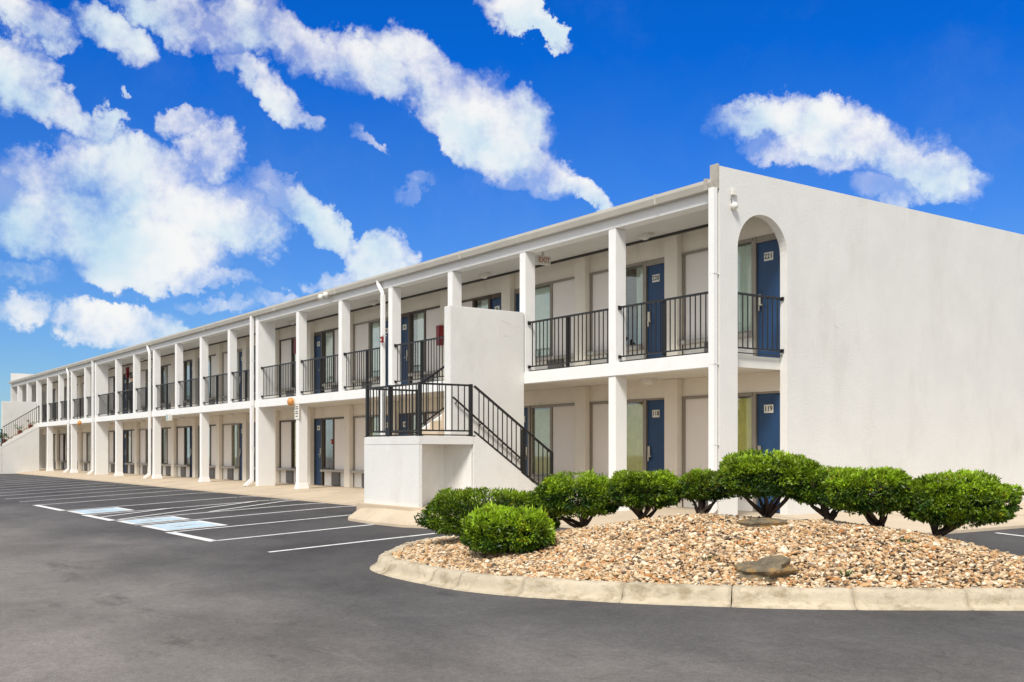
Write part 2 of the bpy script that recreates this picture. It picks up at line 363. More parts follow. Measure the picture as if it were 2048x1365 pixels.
# ------------------------------------------------------------------ ground
def asph(x, y):
    dx = max(0, x-3.0); dy = max(0, -2.1-y); D = math.hypot(dx, dy)
    if D > 9: D = 9+4*math.tanh((D-9)/4)
    return -.067-.051*D
xs = sorted(set([-300,-220,-160,-120,-100] + list(np.arange(-80, 24, 1.0)) + [26,30,40,60,100,160,240,300]))
ys = sorted(set([-300,-200,-120,-80,-60,-45,-36,-30] + list(np.arange(-26, 6, .8)) + [-2.1, 8,12,18,30,60,100,160,240,300]))
g = MB(); nx = len(xs)
for y in ys:
    for x in xs: g.v.append((x, y, asph(x, y)))
for j in range(len(ys)-1):
    for i in range(nx-1): g.f.append((j*nx+i, j*nx+i+1, (j+1)*nx+i+1, (j+1)*nx+i))
stru(g.build('parking_lot', M['asphalt'], smooth=True, fixn=False))

EDGE = [(-300,-1.3),(-54,-1.3),(-50,-1.2),(-34,-1.26),(-21,-1.41),(-13.2,-1.55),(-8.6,-1.66),(-7.9,-1.9),(-7.4,-2.35),(-7.05,-2.95),(-6.75,-3.36),(-6.35,-3.55),(-5.4,-3.62),(-4.2,-3.6),(-3.5,-3.4),(-3.0,-2.7),(-2.5,-2.05),(-1.6,-1.95),(1.4,-1.95),(2.1,-1.8),(2.6,-1.35),(2.8,-.6),(2.8,0)]
def edge(x):
    for (a, b), (c, d) in zip(EDGE, EDGE[1:]):
        if a <= x <= c:
            t = (x-a)/(c-a) if c > a else 0
            return b+(d-b)*t
    return -.01
def walk_z(x, y):
    e = edge(min(x, 2.8)); ty = min(1, max(0, y/e)) if y < 0 else 0
    tx = max(0, x/2.8); t = max(ty, tx); t = min(1, t)
    ex = max(0, abs(x+5.42)-1.05); ey = max(0, -3.15-y)
    d = math.hypot(ex, ey); fy = min(1, max(0, -y/2.2)); fy = fy*fy*(3-2*fy)
    q = max(0, 1-d/.75); hump = .25*q*q*(3-2*q)*fy
    return .10*(1-t) + (asph(x, y)+.045)*t + hump*min(1, max(0, (1-ty)/.12))
wk = MB()
xe = sorted(set([round(float(v),3) for v in np.arange(-80, -14, 1.5)] + [round(float(v),3) for v in np.arange(-14, 2.81, .2)] + [2.8])); ny = 10
for x in xe:
    e = edge(x)
    for j in range(ny+1):
        y = e*(1-j/ny); wk.v.append((x, y, walk_z(x, y)))
    wk.v.append((x, 2.25, walk_z(x, 0)))
    wk.v.append((x, e-.015, asph(x, e)-.05))
st = ny+3
for i in range(len(xe)-1):
    a, b = i*st, (i+1)*st
    for j in range(ny+1): wk.f.append((a+j, b+j, b+j+1, a+j+1))
    wk.f.append((a+st-1, b+st-1, b, a))
# strip along the end wall
o = len(wk.v); yy = [2.25+i*.8 for i in range(28)]
for y in yy:
    for x in (0, .7, 1.4, 2.1, 2.8): wk.v.append((x, y, walk_z(x, y)))
    wk.v.append((2.815, y, asph(2.8, y)-.05))
for j in range(len(yy)-1):
    for i in range(5): wk.f.append((o+j*6+i, o+j*6+i+1, o+(j+1)*6+i+1, o+(j+1)*6+i))
# short kerb face from the corner up to the strip
wk.add([(2.8,0,walk_z(2.8,0)),(2.8,2.25,walk_z(2.8,2.25)),(2.815,2.25,-.15),(2.815,0,-.15)], [(0,1,2,3)])
stru(wk.build('sidewalk', M['concrete'], fixn=False))

jt = MB()
for i in range(24):
    x = 1.6-i*2.4
    if -8.6 < x < -2.4: continue
    e = edge(x); n = 8; o = len(jt.v)
    for j in range(n+1):
        y = e*.985*(1-j/n)
        for dx_ in (-.009, .009): jt.v.append((x+dx_, y, walk_z(x, y)+.004))
    for j in range(n): jt.f.append((o+2*j, o+2*j+1, o+2*j+3, o+2*j+2))
for i in range(7):
    y = 1.2+i*2.4; o = len(jt.v)
    for j in range(7):
        x = .03+2.72*j/6
        for dy_ in (-.009, .009): jt.v.append((x, y+dy_, walk_z(x, y)+.004))
    for j in range(6): jt.f.append((o+2*j, o+2*j+2, o+2*j+3, o+2*j+1))
stru(jt.build('sidewalk_joints', M['joint'], fixn=False))
# painted markings: thin sheets draped 4 mm over the asphalt
def strip(mb, p, q, w, lift=.004, n=14):
    p = np.array(p, float); q = np.array(q, float); d = q-p; ln = np.hypot(*d); nrm = np.array([-d[1], d[0]])/ln*w/2
    o = len(mb.v)
    for i in range(n+1):
        c = p+d*i/n
        for s in (-1, 1):
            t = c+nrm*s; mb.v.append((t[0], t[1], asph(t[0], t[1])+lift))
    for i in range(n): mb.f.append((o+2*i, o+2*i+2, o+2*i+3, o+2*i+1))
YH = -6.66
LX = [-2.75,-5.12,-7.43,-9.7,-11.4,-13.74,-16.0,-19.3,-21.6,-23.9,-26.2,-28.5,-30.8,-33.1,-35.4,-37.7,-40,-42.3,-44.6,-46.9]
pl = MB()
for i, x in enumerate(LX):
    strip(pl, (x, YH), (x, edge(x)-.05 if x < -3 else -2.2), .11)
strip(pl, (-5.065, YH), (-7.485, YH), .16); strip(pl, (-11.345, YH), (-13.795, YH), .16, .008); strip(pl, (-15.945, YH), (-19.355, YH), .16, .008)
for a, b in (((-11.46,-6.5),(-13.68,-2.4)),((-11.46,-4.5),(-13.1,-1.6)),((-12.6,-6.6),(-13.68,-4.6))): strip(pl, a, b, .12, .012)
strip(pl, (3.1, 2.85), (8.6, 2.85), .11); strip(pl, (3.1, 5.6), (8.6, 5.6), .11)
# second row of bays on the far side of the aisle, seen as faint lines at the far left
for i in range(9): strip(pl, (-27-i*2.6, -13.5), (-27-i*2.6, -18.2), .11)
stru(pl.build('parking_lines', M['paint'], fixn=False))
def blue_box(x0, x1):
    y0, y1 = YH+.02, -5.42
    w = MB(); strip(w, (x0, (y0+y1)/2), (x1, (y0+y1)/2), y1-y0, .004)
    stru(w.build('parking_bay_border', M['paint'], fixn=False))
    b = MB(); strip(b, (x0+.13, (y0+y1)/2), (x1-.13, (y0+y1)/2), y1-y0-.26, .008)
    stru(b.build('blue_parking_marking', M['bluepaint'], fixn=False))
    s = MB(); cx = (x0+x1)/2; cy = (y0+y1)/2
    def P(a, b_): return (cx+a, cy+b_)
    arc = [P(.20*math.cos(R(t))-.03, .20*math.sin(R(t))-.10) for t in range(140, 400, 20)]
    for a, b_ in zip(arc, arc[1:]): strip(s, a, b_, .055, .012, 2)
    for a, b_ in ((P(-.05,.22),P(-.05,-.02)),(P(-.05,.08),P(.12,.08)),(P(-.05,-.02),P(.14,-.04)),(P(.14,-.04),P(.22,-.26))): strip(s, a, b_, .06, .016, 2)
    strip(s, P(-.11,.30), P(.02,.30), .12, .012, 2)
    stru(s.build('wheelchair_marking', M['paint'], fixn=False))
for a, b in ((-7.75,-9.4),(-9.95,-11.15),(-14.1,-15.7)): blue_box(b, a)

# ------------------------------------------------------------------ motel
bld = thing('motel_building', 'long two storey white motel with a balcony, blue room doors and an arched end wall', 'building')
ZS, ZU, ZB, ZC = 2.83, 2.59, 5.31, 5.47          # slab top, slab underside, beam underside, soffit
XEND = -61.3; PX = -2.79; PP = 2.816               # column pitch
def colx(k): return PX-PP*k                        # left edge of column k

# end wall with the tall arched opening
T = .16; ya, yb, yc = .42, 1.67, 14.0; ztop = 5.88; zb = -.35
rc = (yb-ya)/2; cyw = (ya+yb)/2; zsp = 5.21-rc
ew = MB(); arc = [(cyw-rc*math.cos(math.pi*i/24), zsp+rc*math.sin(math.pi*i/24)) for i in range(25)]
def wallquad(p):    # p: list of (y,z); both faces
    n = len(p); ew.add([(0, a, b) for a, b in p], [tuple(range(n))]); ew.add([(-T, a, b) for a, b in p], [tuple(range(n))[::-1]])
wallquad([(0,zb),(ya,zb),(ya,zsp),(ya,ztop),(0,ztop)]); 
for i in range(24): wallquad([arc[i], arc[i+1], (arc[i+1][0], ztop), (arc[i][0], ztop)])
wallquad([(yb,zb),(yc,zb),(yc,ztop),(yb,ztop),(yb,zsp)])
def jam(p, q): ew.add([(0,*p),(0,*q),(-T,*q),(-T,*p)], [(0,1,2,3)])
jam((ya,zb),(ya,zsp)); jam((yb,zsp),(yb,zb))
for i in range(24): jam(arc[i], arc[i+1])
jam((0,zb),(0,ztop)); jam((0,ztop),(yc,ztop)); jam((yc,ztop),(yc,zb))
# a coping lip on the wall's front top corner
ew_o = ew.build('end_wall', M['stucco'], bld); bm = bmesh.new(); bm.from_mesh(ew_o.data); bmesh.ops.remove_doubles(bm, verts=bm.verts, dist=.0005); bmesh.ops.recalc_face_normals(bm, faces=bm.faces); bm.to_mesh(ew_o.data); bm.free()
MB().box(-T-.03, -.012, -.045, -.002, 5.50, 5.92).add([(-T-.05,-.17,5.48),(-T+.02,-.17,5.48),(-T+.02,-.005,5.48),(-T-.05,-.005,5.48),(-T-.05,-.17,5.68),(-T+.02,-.17,5.68),(-T+.02,-.005,5.68),(-T-.05,-.005,5.68)], [(0,3,2,1),(4,5,6,7),(0,1,5,4),(1,2,6,5),(2,3,7,6),(3,0,4,7)]).build('gutter_end', M['ledge'], bld, bevel=.006)
# hairline cracks and rubbed patches on the plaster as thin raised repairs
def crack(pts, name='plaster_crack', par=bld, x=.0015, w=.006):
    c = MB()
    for (a, b), (c2, d) in zip(pts, pts[1:]): c.bar((x, a, b), (x, c2, d), w, .002)
    c.build(name, M['panel'], par)
for (yy0, zz0, dy_, dz_) in ((2.55,3.75,.12,-.14),(2.95,3.5,.14,-.08)):
    q = [(yy0, zz0)]
    for i in range(5): q.append((q[-1][0]+dy_/5+random.uniform(-.015,.015), q[-1][1]+dz_/5+random.uniform(-.02,.02)))
    crack(q)

# body, far end wall, roof
MB().box(XEND+.2, -T-.002, 2.32, 13.9, zb, 5.62).build('room_block', M['dark'], bld)
MB().box(XEND, XEND+.2, 0, 13.9, zb, 6.2).build('far_end_wall', M['stucco'], bld)
rf = MB(); rf.prism([(-.06,5.64),(1.45,5.93),(14.0,5.95),(14.0,5.60),(-.06,5.60)], 'x', XEND+.2, -T-.003); rf.build('roof', M['roof'], bld)
MB().box(XEND+.2, -T-.002, 0, .26, ZB, 5.598).build('eave_beam', M['white'], bld, bevel=.006)
MB().box(XEND+.2, -T-.05, -.062, -.019, 5.600, 5.638).build('drip_edge', M['conduit'], bld)
gt = MB(); gt.prism([(-.02,5.50),(-.02,5.655),(-.035,5.655),(-.04,5.52),(-.11,5.52),(-.135,5.60),(-.135,5.655),(-.15,5.655),(-.152,5.60),(-.12,5.50)], 'x', XEND+.15, -.06); gt.build('gutter', M['gutter'], bld)
for k in range(9):
    gx = -1.4-k*5.6-(k%3)*.7
    copy = MB().prism([(-.158,5.49),(-.158,5.665),(-.01,5.665),(-.01,5.49)], 'x', gx, gx+.035).build('gutter_strap', M['gutter'], bld)
MB().box(XEND+.2, -T-.002, .262, 2.318, ZC, ZC+.12).build('ceiling', M['ceiling'], bld)
cd = MB(); cd.box(XEND+.3, -T-.05, 1.66, 1.72, ZC-.045, ZC-.003); cd.build('conduit', M['conduit'], bld)

# balcony slab: edge beam and deck
MB().box(XEND+.2, -T-.003, -.02, .14, ZU, ZS).build('slab_edge', M['white'], bld, bevel=.006)
MB().box(XEND+.2, -T-.003, .142, 2.30, ZU+.03, ZS-.004).build('balcony_deck', M['ceiling'], bld)
# header bands over the room fronts
MB().box(XEND+.2, -T-.004, 1.86, 2.318, 5.08, ZC-.002).build('header_band', M['roomwall'], bld)
MB().box(XEND+.2, -T-.004, 1.86, 2.318, 2.27, ZU+.028).build('header_band', M['roomwall'], bld)

# columns
FINS = {6: (-19.92, -19.70), 13: (-40.05, -39.82)}
up = MB(); up.box(0, .2, 0, .26, ZS, ZB-.002); up0 = up.build('upper_column', M['white'], bld, bevel=.008); up0.location.x = colx(0)
lo = MB(); lo.box(0, .2, 0, .28, .3, ZU-.002); lo.taper(.1, .14, .07, .30, .145, .185, .1, .14); lo0 = lo.build('lower_column', M['white'], bld, bevel=.006); lo0.location.x = colx(0)
for k in range(1, 21):
    if k in FINS: continue
    copy_part(up0, bld, (-PP*k, 0, 0))
    if k in (2, 5, 8, 10, 12, 15, 17, 19): copy_part(lo0, bld, (-PP*k, 0, 0))
for k, (a, b) in FINS.items():
    MB().box(a, b, -.035, .54, -.1, ZC-.003).build('fin_wall', M['white'], bld, bevel=.006)

# pilasters between the rooms
PL, PR = -3.10, -2.74
pil = MB(); pil.box(PL, PR, 1.715, 1.858, ZS, ZC-.004); pu0 = pil.build('pilaster', M['roomwall'], bld, bevel=.006)
pil = MB(); pil.box(PL, PR, 1.715, 1.858, .06, ZU+.026); pd0 = pil.build('pilaster', M['roomwall'], bld, bevel=.006)
for k in range(1, 21):
    copy_part(pu0, bld, (-PP*k, 0, 0)); copy_part(pd0, bld, (-PP*k, 0, 0))

# room fronts ---------------------------------------------------------------
def text_mesh(txt, size, name, m, parent, loc, rot, bold=0):
    c = bpy.data.curves.new(name, 'FONT'); c.body = txt; c.size = size; c.align_x = 'CENTER'; c.align_y = 'CENTER'; c.extrude = .001; c.offset = bold
    o = bpy.data.objects.new(name, c); COL.objects.link(o)
    bpy.context.view_layer.update()
    me = bpy.data.meshes.new_from_object(o.evaluated_get(bpy.context.evaluated_depsgraph_get()))
    bpy.data.objects.remove(o)
    me.materials.clear(); me.materials.append(m)
    t = bpy.data.objects.new(name, me); COL.objects.link(t); t.parent = parent; t.location = loc; t.rotation_euler = rot
    return t
YF = 1.865                                           # plane of doors and glass
def room(xr, xl, flip, z0, number, cur, gap, upper):
    """a bay between right face xr and left face xl; flip False: door at the right end, panel at the left"""
    W = xr-xl
    def X(t): return xr-t*W if not flip else xl+t*W
    def bx(mb, a, b, y0, y1, za, zb_): return mb.box(min(X(a),X(b)), max(X(a),X(b)), y0, y1, za, zb_)
    ztop = (5.078 if upper else 2.268); zd = z0+2.13
    zsill = z0+.52
    dd = .05 if flip else 0
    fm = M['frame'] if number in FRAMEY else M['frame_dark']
    # door with its frame, plate and lock
    d = bx(MB(), .012, .268-dd, YF+.02, YF+.07, z0+.012, zd).build('door', M['door'], bld, bevel=.004)
    px = X(.165-dd*.9)
    pz = z0+1.86
    pl_ = MB().box(px-.105, px+.105, YF+.008, YF+.018, pz-.075, pz+.075).build('number_plate', M['plate'], d, bevel=.003)
    if number in ('221','220','119','118'):
        t = text_mesh(number, .128, 'room_number', M['ink'], d, (px, YF+.0065, pz), (R(90),0,0), .0022)
    elif upper or cur:
        nb = MB()
        for s in (-.035, 0, .035): nb.box(px+s-.010, px+s+.010, YF+.0055, YF+.0075, pz-.035, pz+.035)
        nb.build('room_number', M['ink'], d)
    lx = X(.243-dd)
    lk = MB().box(lx-.035, lx+.035, YF-.012, YF+.018, z0+.98, z0+1.20); lk.box(lx-.02, lx+.02, YF-.03, YF-.013, z0+.90, z0+1.0)
    lk.bar((lx, YF-.04, z0+1.0), (lx+(.11 if flip else -.11)*-1, YF-.04, z0+1.0), .022); lk.build('door_handle', M['brass'], d, bevel=.004)
    f = MB(); bx(f, .271-dd, .298-dd*.8, YF-.02, YF+.10, z0, ztop); bx(f, 0, .010, YF, YF+.08, z0, ztop); bx(f, .012, .270-dd, YF-.012, YF+.08, zd+.004, ztop-.002)
    f.build('door_frame', fm, bld)
    lt = MB(); bx(lt, .271, .998, YF-.03, YF+.012, ztop-.052, ztop-.004) if False else bx(lt, .30, .998, YF-.028, YF-.006, ztop-.055, ztop-.004); bx(lt, .972, .999, YF-.02, YF+.008, zsill+.002, ztop-.056)  # upright strip beside the pilaster: recess shadow put in as a dark bar
    lt.build('lintel_and_recess_shadow', fm, bld)
    # window: frame, glass, curtain
    a, b = .300-dd*.7, .585
    w = MB(); bx(w, a, a+.016, YF-.005, YF+.08, zsill, ztop); bx(w, b-.016, b+.012, YF-.02, YF+.09, zsill, ztop)
    bx(w, a+.017, b-.017, YF-.004, YF+.08, ztop-.06, ztop-.003); bx(w, a+.017, b-.017, YF-.004, YF+.08, zsill+.002, zsill+.05)
    wf = w.build('window', fm, bld)
    gl = MB(); xa, xb = sorted((X(a+.017), X(b-.017)))
    gl.box(xa, xb, YF+.035, YF+.041, zsill+.052, ztop-.062); gl.build('pane', M['glass'], wf)
    # pleated curtain
    c = MB(); n = 26; x0c, x1c = xa-.02, xb+.02
    if gap > 0: x1c = x1c-(x1c-x0c)*gap
    if gap < 0: x0c = x0c-(x1c-x0c)*gap
    pts = []
    for i in range(n+1):
        t = i/n; pts.append((x0c+(x1c-x0c)*t, YF+.085+.028*math.sin(i*2.1+int(number)%7)+.01*math.sin(i*.9)))
    o = len(c.v)
    for zz in (zsill+.02, ztop-.05-.04):
        for (xx, yy_) in pts: c.v.append((xx, yy_, zz))
    for i in range(n): c.f.append((o+i, o+i+1, o+n+2+i, o+n+1+i))
    c.build('curtain', M[cur or 'cur_pale'], wf, fixn=False, smooth=True)
    # plaster panel beside the window
    bx(MB(), .600, .995, YF+.01, YF+.09, zsill+.002, ztop-.004).build('wall_panel', M['panel'], bld)
    # ledge, low panels and the air conditioner grille
    bx(MB(), .300, .998, YF-.15, YF+.10, zsill-.075, zsill-.001).build('window_ledge', M['ledge'], bld, bevel=.006)
    bx(MB(), .301, .535, YF+.012, YF+.10, z0+.005, zsill-.077).build('low_panel', M['lowpanel'], bld)
    bx(MB(), .768, .997, YF+.012, YF+.10, z0+.005, zsill-.077).build('low_panel', M['lowpanel'], bld)
    ac = MB(); bx(ac, .540, .764, YF-.03, YF+.10, z0+.02, zsill-.078)
    acx = sorted((X(.540), X(.764)))
    for i in range(9):
        zz = z0+.05+i*.04
        if zz < zsill-.11: ac.box(acx[0]+.015, acx[1]-.015, YF-.042, YF-.031, zz, zz+.018)
    ac.build('air_conditioner', M['ac'], bld)
FRAMEY = set()
bays = []                                           # (right face, left face)
xr = -T-.01
for k in range(0, 21):
    l = PR-PP*k; a = PL-PP*k
    bays.append((xr, l)); xr = a
num = 221; flips = []
random.seed(3)
for i, (a, b) in enumerate(bays):
    if i == 0: fl = False
    elif i < 7: fl = (i % 2 == 0)
    else: fl = (i % 2 == 0)
    for upper in (True, False):
        n = str((221 if upper else 119)-i)
        if i < 3 or (i % 4 == 1): FRAMEY.add(n)
        cur = 'cur_pale'; gap = 0
        if not upper and i in (0, 1): cur = 'cur_green'
        if upper and i == 1: gap = -.55 
        elif not upper and i == 1: gap = .12
        elif not upper and i == 2: cur = 'cur_green'
        elif i > 2:
            rr = random.random()
            if not upper: cur = 'cur_green' if rr < .3 else ('cur_brown' if rr < .6 else 'cur_pale'); gap = random.choice((0,.3,.5,-.4,.7))
            else: gap = random.choice((0,0,0,.25,-.3))
        wid = a-b
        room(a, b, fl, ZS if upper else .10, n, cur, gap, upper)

# railings
def railing(x0, x1, y, post=True, z=ZS, name='railing', parent=bld):
    r = MB(); zt = z+1.04
    r.box(x0, x1, y-.02, y+.02, zt-.035, zt); r.box(x0, x1, y-.014, y+.014, z+.10, z+.125)
    n = max(2, int(round((x1-x0)/.122)))
    for i in range(1, n):
        xx = x0+(x1-x0)*i/n; r.box(xx-.008, xx+.008, y-.008, y+.008, z+.126, zt-.036)
    for e, s in ((x0, 1), (x1, -1)): r.box(e, e+s*.03, y-.035, y+.035, zt-.06, zt+.012); r.box(e, e+s*.03, y-.03, y+.03, z+.08, z+.14)
    r.box(x0+.02, x1-.02, y-.012, y+.012, z+.018, z+.034)
    o = r.build(name, M['iron'], parent)
    if post:
        p = MB(); xm = x0+(x1-x0)*.47; p.box(xm-.028, xm+.028, y+.021, y+.075, z+.002, zt-.005); p.box(xm-.05, xm+.05, y+.0, y+.10, z-.003, z+.012); p.build('rail_post', M['iron'], o)
    return o
ENT_N = (-6.45, -5.40); ENT_F = (-53.45, -52.25)      # openings where the stairs arrive
cols = [(colx(k), colx(k)+.2) for k in range(0, 21) if k not in FINS] + list(FINS.values())
cols.sort(reverse=True)
edges_r = -T
for (a, b) in cols + [(XEND+.2, XEND+.2)]:
    x0, x1 = b, edges_r; edges_r = a
    if x1-x0 < .3: continue
    segs = [(x0, x1)]
    for (e0, e1) in (ENT_N, ENT_F):
        ns = []
        for s0, s1 in segs:
            if e1 <= s0 or e0 >= s1: ns.append((s0, s1)); continue
            if s0 < e0-.05: ns.append((s0, e0))
            if s1 > e1+.05: ns.append((e1, s1))
        segs = ns
    for s0, s1 in segs:
        if s1-s0 > .25: railing(s0+.002, s1-.002, .09, s1-s0 > 1.2)
# railing across the arch
ra = MB(); zt = ZS+1.04; xx = -.115
ra.box(xx-.02, xx+.02, ya+.002, yb-.002, zt-.035, zt); ra.box(xx-.014, xx+.014, ya+.002, yb-.002, ZS+.10, ZS+.125); ra.box(xx-.01, xx+.01, ya+.002, yb-.002, ZS+.02, ZS+.036)
for i in range(1, 10):
    yy_ = ya+(yb-ya)*i/10; ra.box(xx-.008, xx+.008, yy_-.008, yy_+.008, ZS+.126, zt-.036)
for z_ in (zt-.05, ZS+.085): ra.box(xx-.035, xx+.045, yb-.03, yb-.002, z_, z_+.06)
ra.build('arch_railing', M['iron'], bld)

# downspouts
def downspout(x, goose=True, w=.10, foot=True):
    d = MB(); y0, y1 = -.135, -.04
    if goose:
        d.tube([(x-.24,-.09,5.53),(x-.24,-.09,5.44),(x-.02,-.09,5.20),(x,-.09,5.10)], .05, 8)
        d.box(x-w/2, x+w/2, y0, y1, .32, 5.14)
    else: d.box(x-w/2, x+w/2, y0, y1, .32, 5.52)
    d.prism([(-.135,.34),(-.04,.34),(-.04,.25),(-.28,.07),(-.36,.11),(-.135,.32)], 'x', x-w/2-.004, x+w/2+.004)
    for z_ in (1.3, 2.62, 4.1): d.box(x-w/2-.006, x+w/2+.006, y0-.003, y1+.03, z_, z_+.02)
    return d.build('downspout', M['white'], bld, bevel=.006)
downspout(-.075, False, .12); downspout(colx(3)-.12); downspout(-20.10, False, .13); downspout(colx(10)-.14, True, .085); downspout(-40.19, False, .085); downspout(colx(15)-.14, True, .085)
# soffit lamps
sl = MB(); sl.box(-.16, .16, -.07, .07, ZC-.07, ZC-.001); sl.ball((0,0,ZC-.07), .10, 10, 6, (1.2,.7,.6))
sl0 = sl.build('soffit_lamp', M['lampwhite'], bld); sl0.location = (-3.2, 1.3, 0)
for k in range(1, 10): copy_part(sl0, bld, (-PP*2*k, 0, 0))
sl1 = copy_part(sl0, bld, (.1, 0, ZU+.029-ZC))
for k in range(1, 10): copy_part(sl1, bld, (-PP*2*k, 0, 0))

# ------------------------------------------------------------------ staircases
def stairs(name, label, x0, sx, solid_upper, plinth):
    root = thing(name, label, 'staircase', (x0, 0, 0))
    def bx(mb, a, b, y0, y1, z0, z1): return mb.box(sx*a, sx*b, y0, y1, z0, z1)
    WL, UL = 1.17, -.95                      # outer edges: lower flight, upper flight
    YL0, YL1, ZL = -3.15, -1.97, 1.48         # landing
    lowz = -.15
    # dividing wall
    w = MB(); bx(w, -.115, .115, -1.82, -.022, lowz, 4.06); w.build('divider_wall', M['stucco'], root, bevel=.012)
    # landing block with a recess under its lip
    l = MB(); bx(l, UL, WL, YL0, YL1, ZL-.155, ZL)
    l.build('landing', M['stucco'], root, bevel=.006)
    b = MB(); b.prism([(sx*UL,YL0+.002),(sx*(WL-.004),YL0+.002),(sx*(WL-.004),YL0+.07)]+[(sx*(WL-.02-.52*math.sin(math.pi*.5*min(1,t*1.5))), YL0+.07+(YL1-.012-YL0-.07)*t) for t in (.04,.12,.22,.34,.48,.62,.72)]+[(sx*(WL-.40),YL1-.20),(sx*(WL-.16),YL1-.06),(sx*(WL-.04),YL1-.012),(sx*UL,YL1-.012)], 'z', lowz, ZL-.157)
    b.build('landing_base', M['stucco'], root)
    # lower flight: steps and a solid side wall
    n = 8; tr = (-YL1-.06)/7; ri = (ZL-.10)/8
    s = MB()
    for i in range(7):
        zt = ZL-ri*(i+1); y0 = YL1+tr*i; bx(s, .117, WL-.122, y0+.001, y0+tr, lowz, zt)
        bx(s, .117, WL-.122, y0-.0+.001, y0+.03, zt+.001, zt+.012)
    s.build('lower_steps', M['concrete'], root)
    sw = MB(); sw.prism([(YL1+.002,lowz),(YL1+.002,ZL-.005),(YL1+.12,ZL-.005),(-.08,.24),(-.03,.14),(-.03,lowz)], 'x', sx*(WL-.12), sx*WL); sw.build('side_wall', M['stucco'], root, bevel=.01)
    # upper flight
    ri2 = (ZS-ZL)/8; tr2 = (-YL1-.03)/7
    s = MB()
    for i in range(7):
        zt = ZL+ri2*(i+1); y0 = YL1+tr2*i
        bx(s, UL+.09, -.117, y0+.002, y0+tr2, zt-.16 if not solid_upper else lowz, zt)
    s.build('upper_steps', M['concrete'], root)
    sg = MB(); za, zc = ZL+.12, ZS-.01
    low_a, low_b = (lowz, lowz) if solid_upper else (ZL-.10, ZS-.34)
    sg.prism([(YL1+.002,low_a),(YL1+.002,za),(-.024,zc),(-.024,low_b)], 'x', sx*UL, sx*(UL+.088)); sg.build('stringer', M['stucco'] if solid_upper else M['white'], root, bevel=.008)
    if solid_upper:
        bd = MB(); bd.prism([(YL1,ZL-.06),(YL1,za+.003),(-.03,zc+.003),(-.03,ZU+.01)], 'x', sx*(UL-.012), sx*(UL-.001)); bd.build('stringer_band', M['white'], root)
    # railings
    def rail(pts, hz, name, pick=.13, dbl=True):
        r = MB(); P = [Vector(p) for p in pts]
        for p, q in zip(P, P[1:]):
            up = Vector((0,0,hz)); r.bar(p+up, q+up, .045, .035); r.bar(p+Vector((0,0,.10)), q+Vector((0,0,.10)), .028)
            if dbl: r.bar(p+Vector((0,0,.02)), q+Vector((0,0,.02)), .022)
            nn = max(2, int(round((q-p).length/pick)))
            for i in range(1, nn):
                c = p.lerp(q, i/nn); r.bar(c+Vector((0,0,.11)), c+Vector((0,0,hz-.015)), .016)
        ro = r.build(name, M['iron'], root); return ro
    e = .05
    FR = (sx*(WL-e), YL0+e, ZL); FL = (sx*(UL+e), YL0+e, ZL); BL = (sx*(UL+e), YL1, ZL); BR = (sx*(WL-e), YL1-.03, ZL)
    ro = rail([BL, FL, FR, BR], .95, 'landing_railing')
    pm = Vector(FL).lerp(Vector(FR), .45)
    for p in (FL, FR, BR, BL, pm):
        q = MB(); q.box(p[0]-.03, p[0]+.03, p[1]-.03, p[1]+.03, ZL+.001, ZL+.975); q.box(p[0]-.05, p[0]+.05, p[1]-.05, p[1]+.05, ZL+.001, ZL+.014)
        q.build('rail_post', M['iron'], ro)
    A = (sx*(WL-e), YL1+.05, ZL-.01); B = (sx*(WL-e), -.09, .22)
    ro = rail([A, B], .95, 'flight_railing')
    q = MB(); q.box(B[0]-.026, B[0]+.026, B[1]-.026, B[1]+.026, .10, 1.19); q.build('rail_post', M['iron'], ro)
    mid = Vector(A).lerp(Vector(B), .62); q = MB(); q.box(mid.x-.026, mid.x+.026, mid.y-.026, mid.y+.026, mid.z, mid.z+.93); q.build('rail_post', M['iron'], ro)
    A = (sx*(UL+e), YL1+.03, ZL+.12); B = (sx*(UL+e), -.04, ZS)
    ro = rail([A, B], .95, 'upper_flight_railing', dbl=False)
    q = MB(); q.box(B[0]-.026, B[0]+.026, B[1]-.02, B[1]+.03, ZS, ZS+1.0); q.build('rail_post', M['iron'], ro)
    # wall handrail on brackets
    h = MB(); p0 = Vector((sx*.185, -1.80, ZL+.78)); p1 = Vector((sx*.185, -.12, .22+.80)); h.tube([p0, p1], .021, 8)
    for t in (.06, .4, .72, .96):
        c = p0.lerp(p1, t); h.bar(c, c+Vector((-sx*.068, 0, -.05)), .016)
    h.build('handrail', M['iron'], root)
    if plinth:
        q = MB(); q.prism([(sx*(UL-.10),-3.27),(sx*(WL-.05),-3.27),(sx*(WL+.10),-3.12),(sx*(WL+.10),-1.9),(sx*(UL-.10),-1.9)], 'z', -.25, .185); q.build('plinth', M['concrete'], root, bevel=.012)
    return root
st_near = stairs('staircase', 'white switchback staircase with black railings in front of the balcony, tall divider wall, nearer one', -5.52, 1, False, True)
st_far = stairs('staircase', 'far staircase at the left end of the motel, rising to the balcony', -53.48, -1, True, False)
# rubbed grey scribbles on the divider wall
for (yy0, zz0, dy_, dz_) in ((-.62,3.85,.22,-.04),(-.70,3.72,.05,-.22),(-.42,3.80,.10,-.18),(-.55,3.55,.12,.02),(-.25,3.98,.0,-.10),(-.22,3.75,.10,.05)):
    q = [(yy0, zz0)]
    for i in range(4): q.append((q[-1][0]+dy_/4+random.uniform(-.012,.012), q[-1][1]+dz_/4+random.uniform(-.02,.02)))
    crack(q, 'scuff', st_near, .1165, .007)

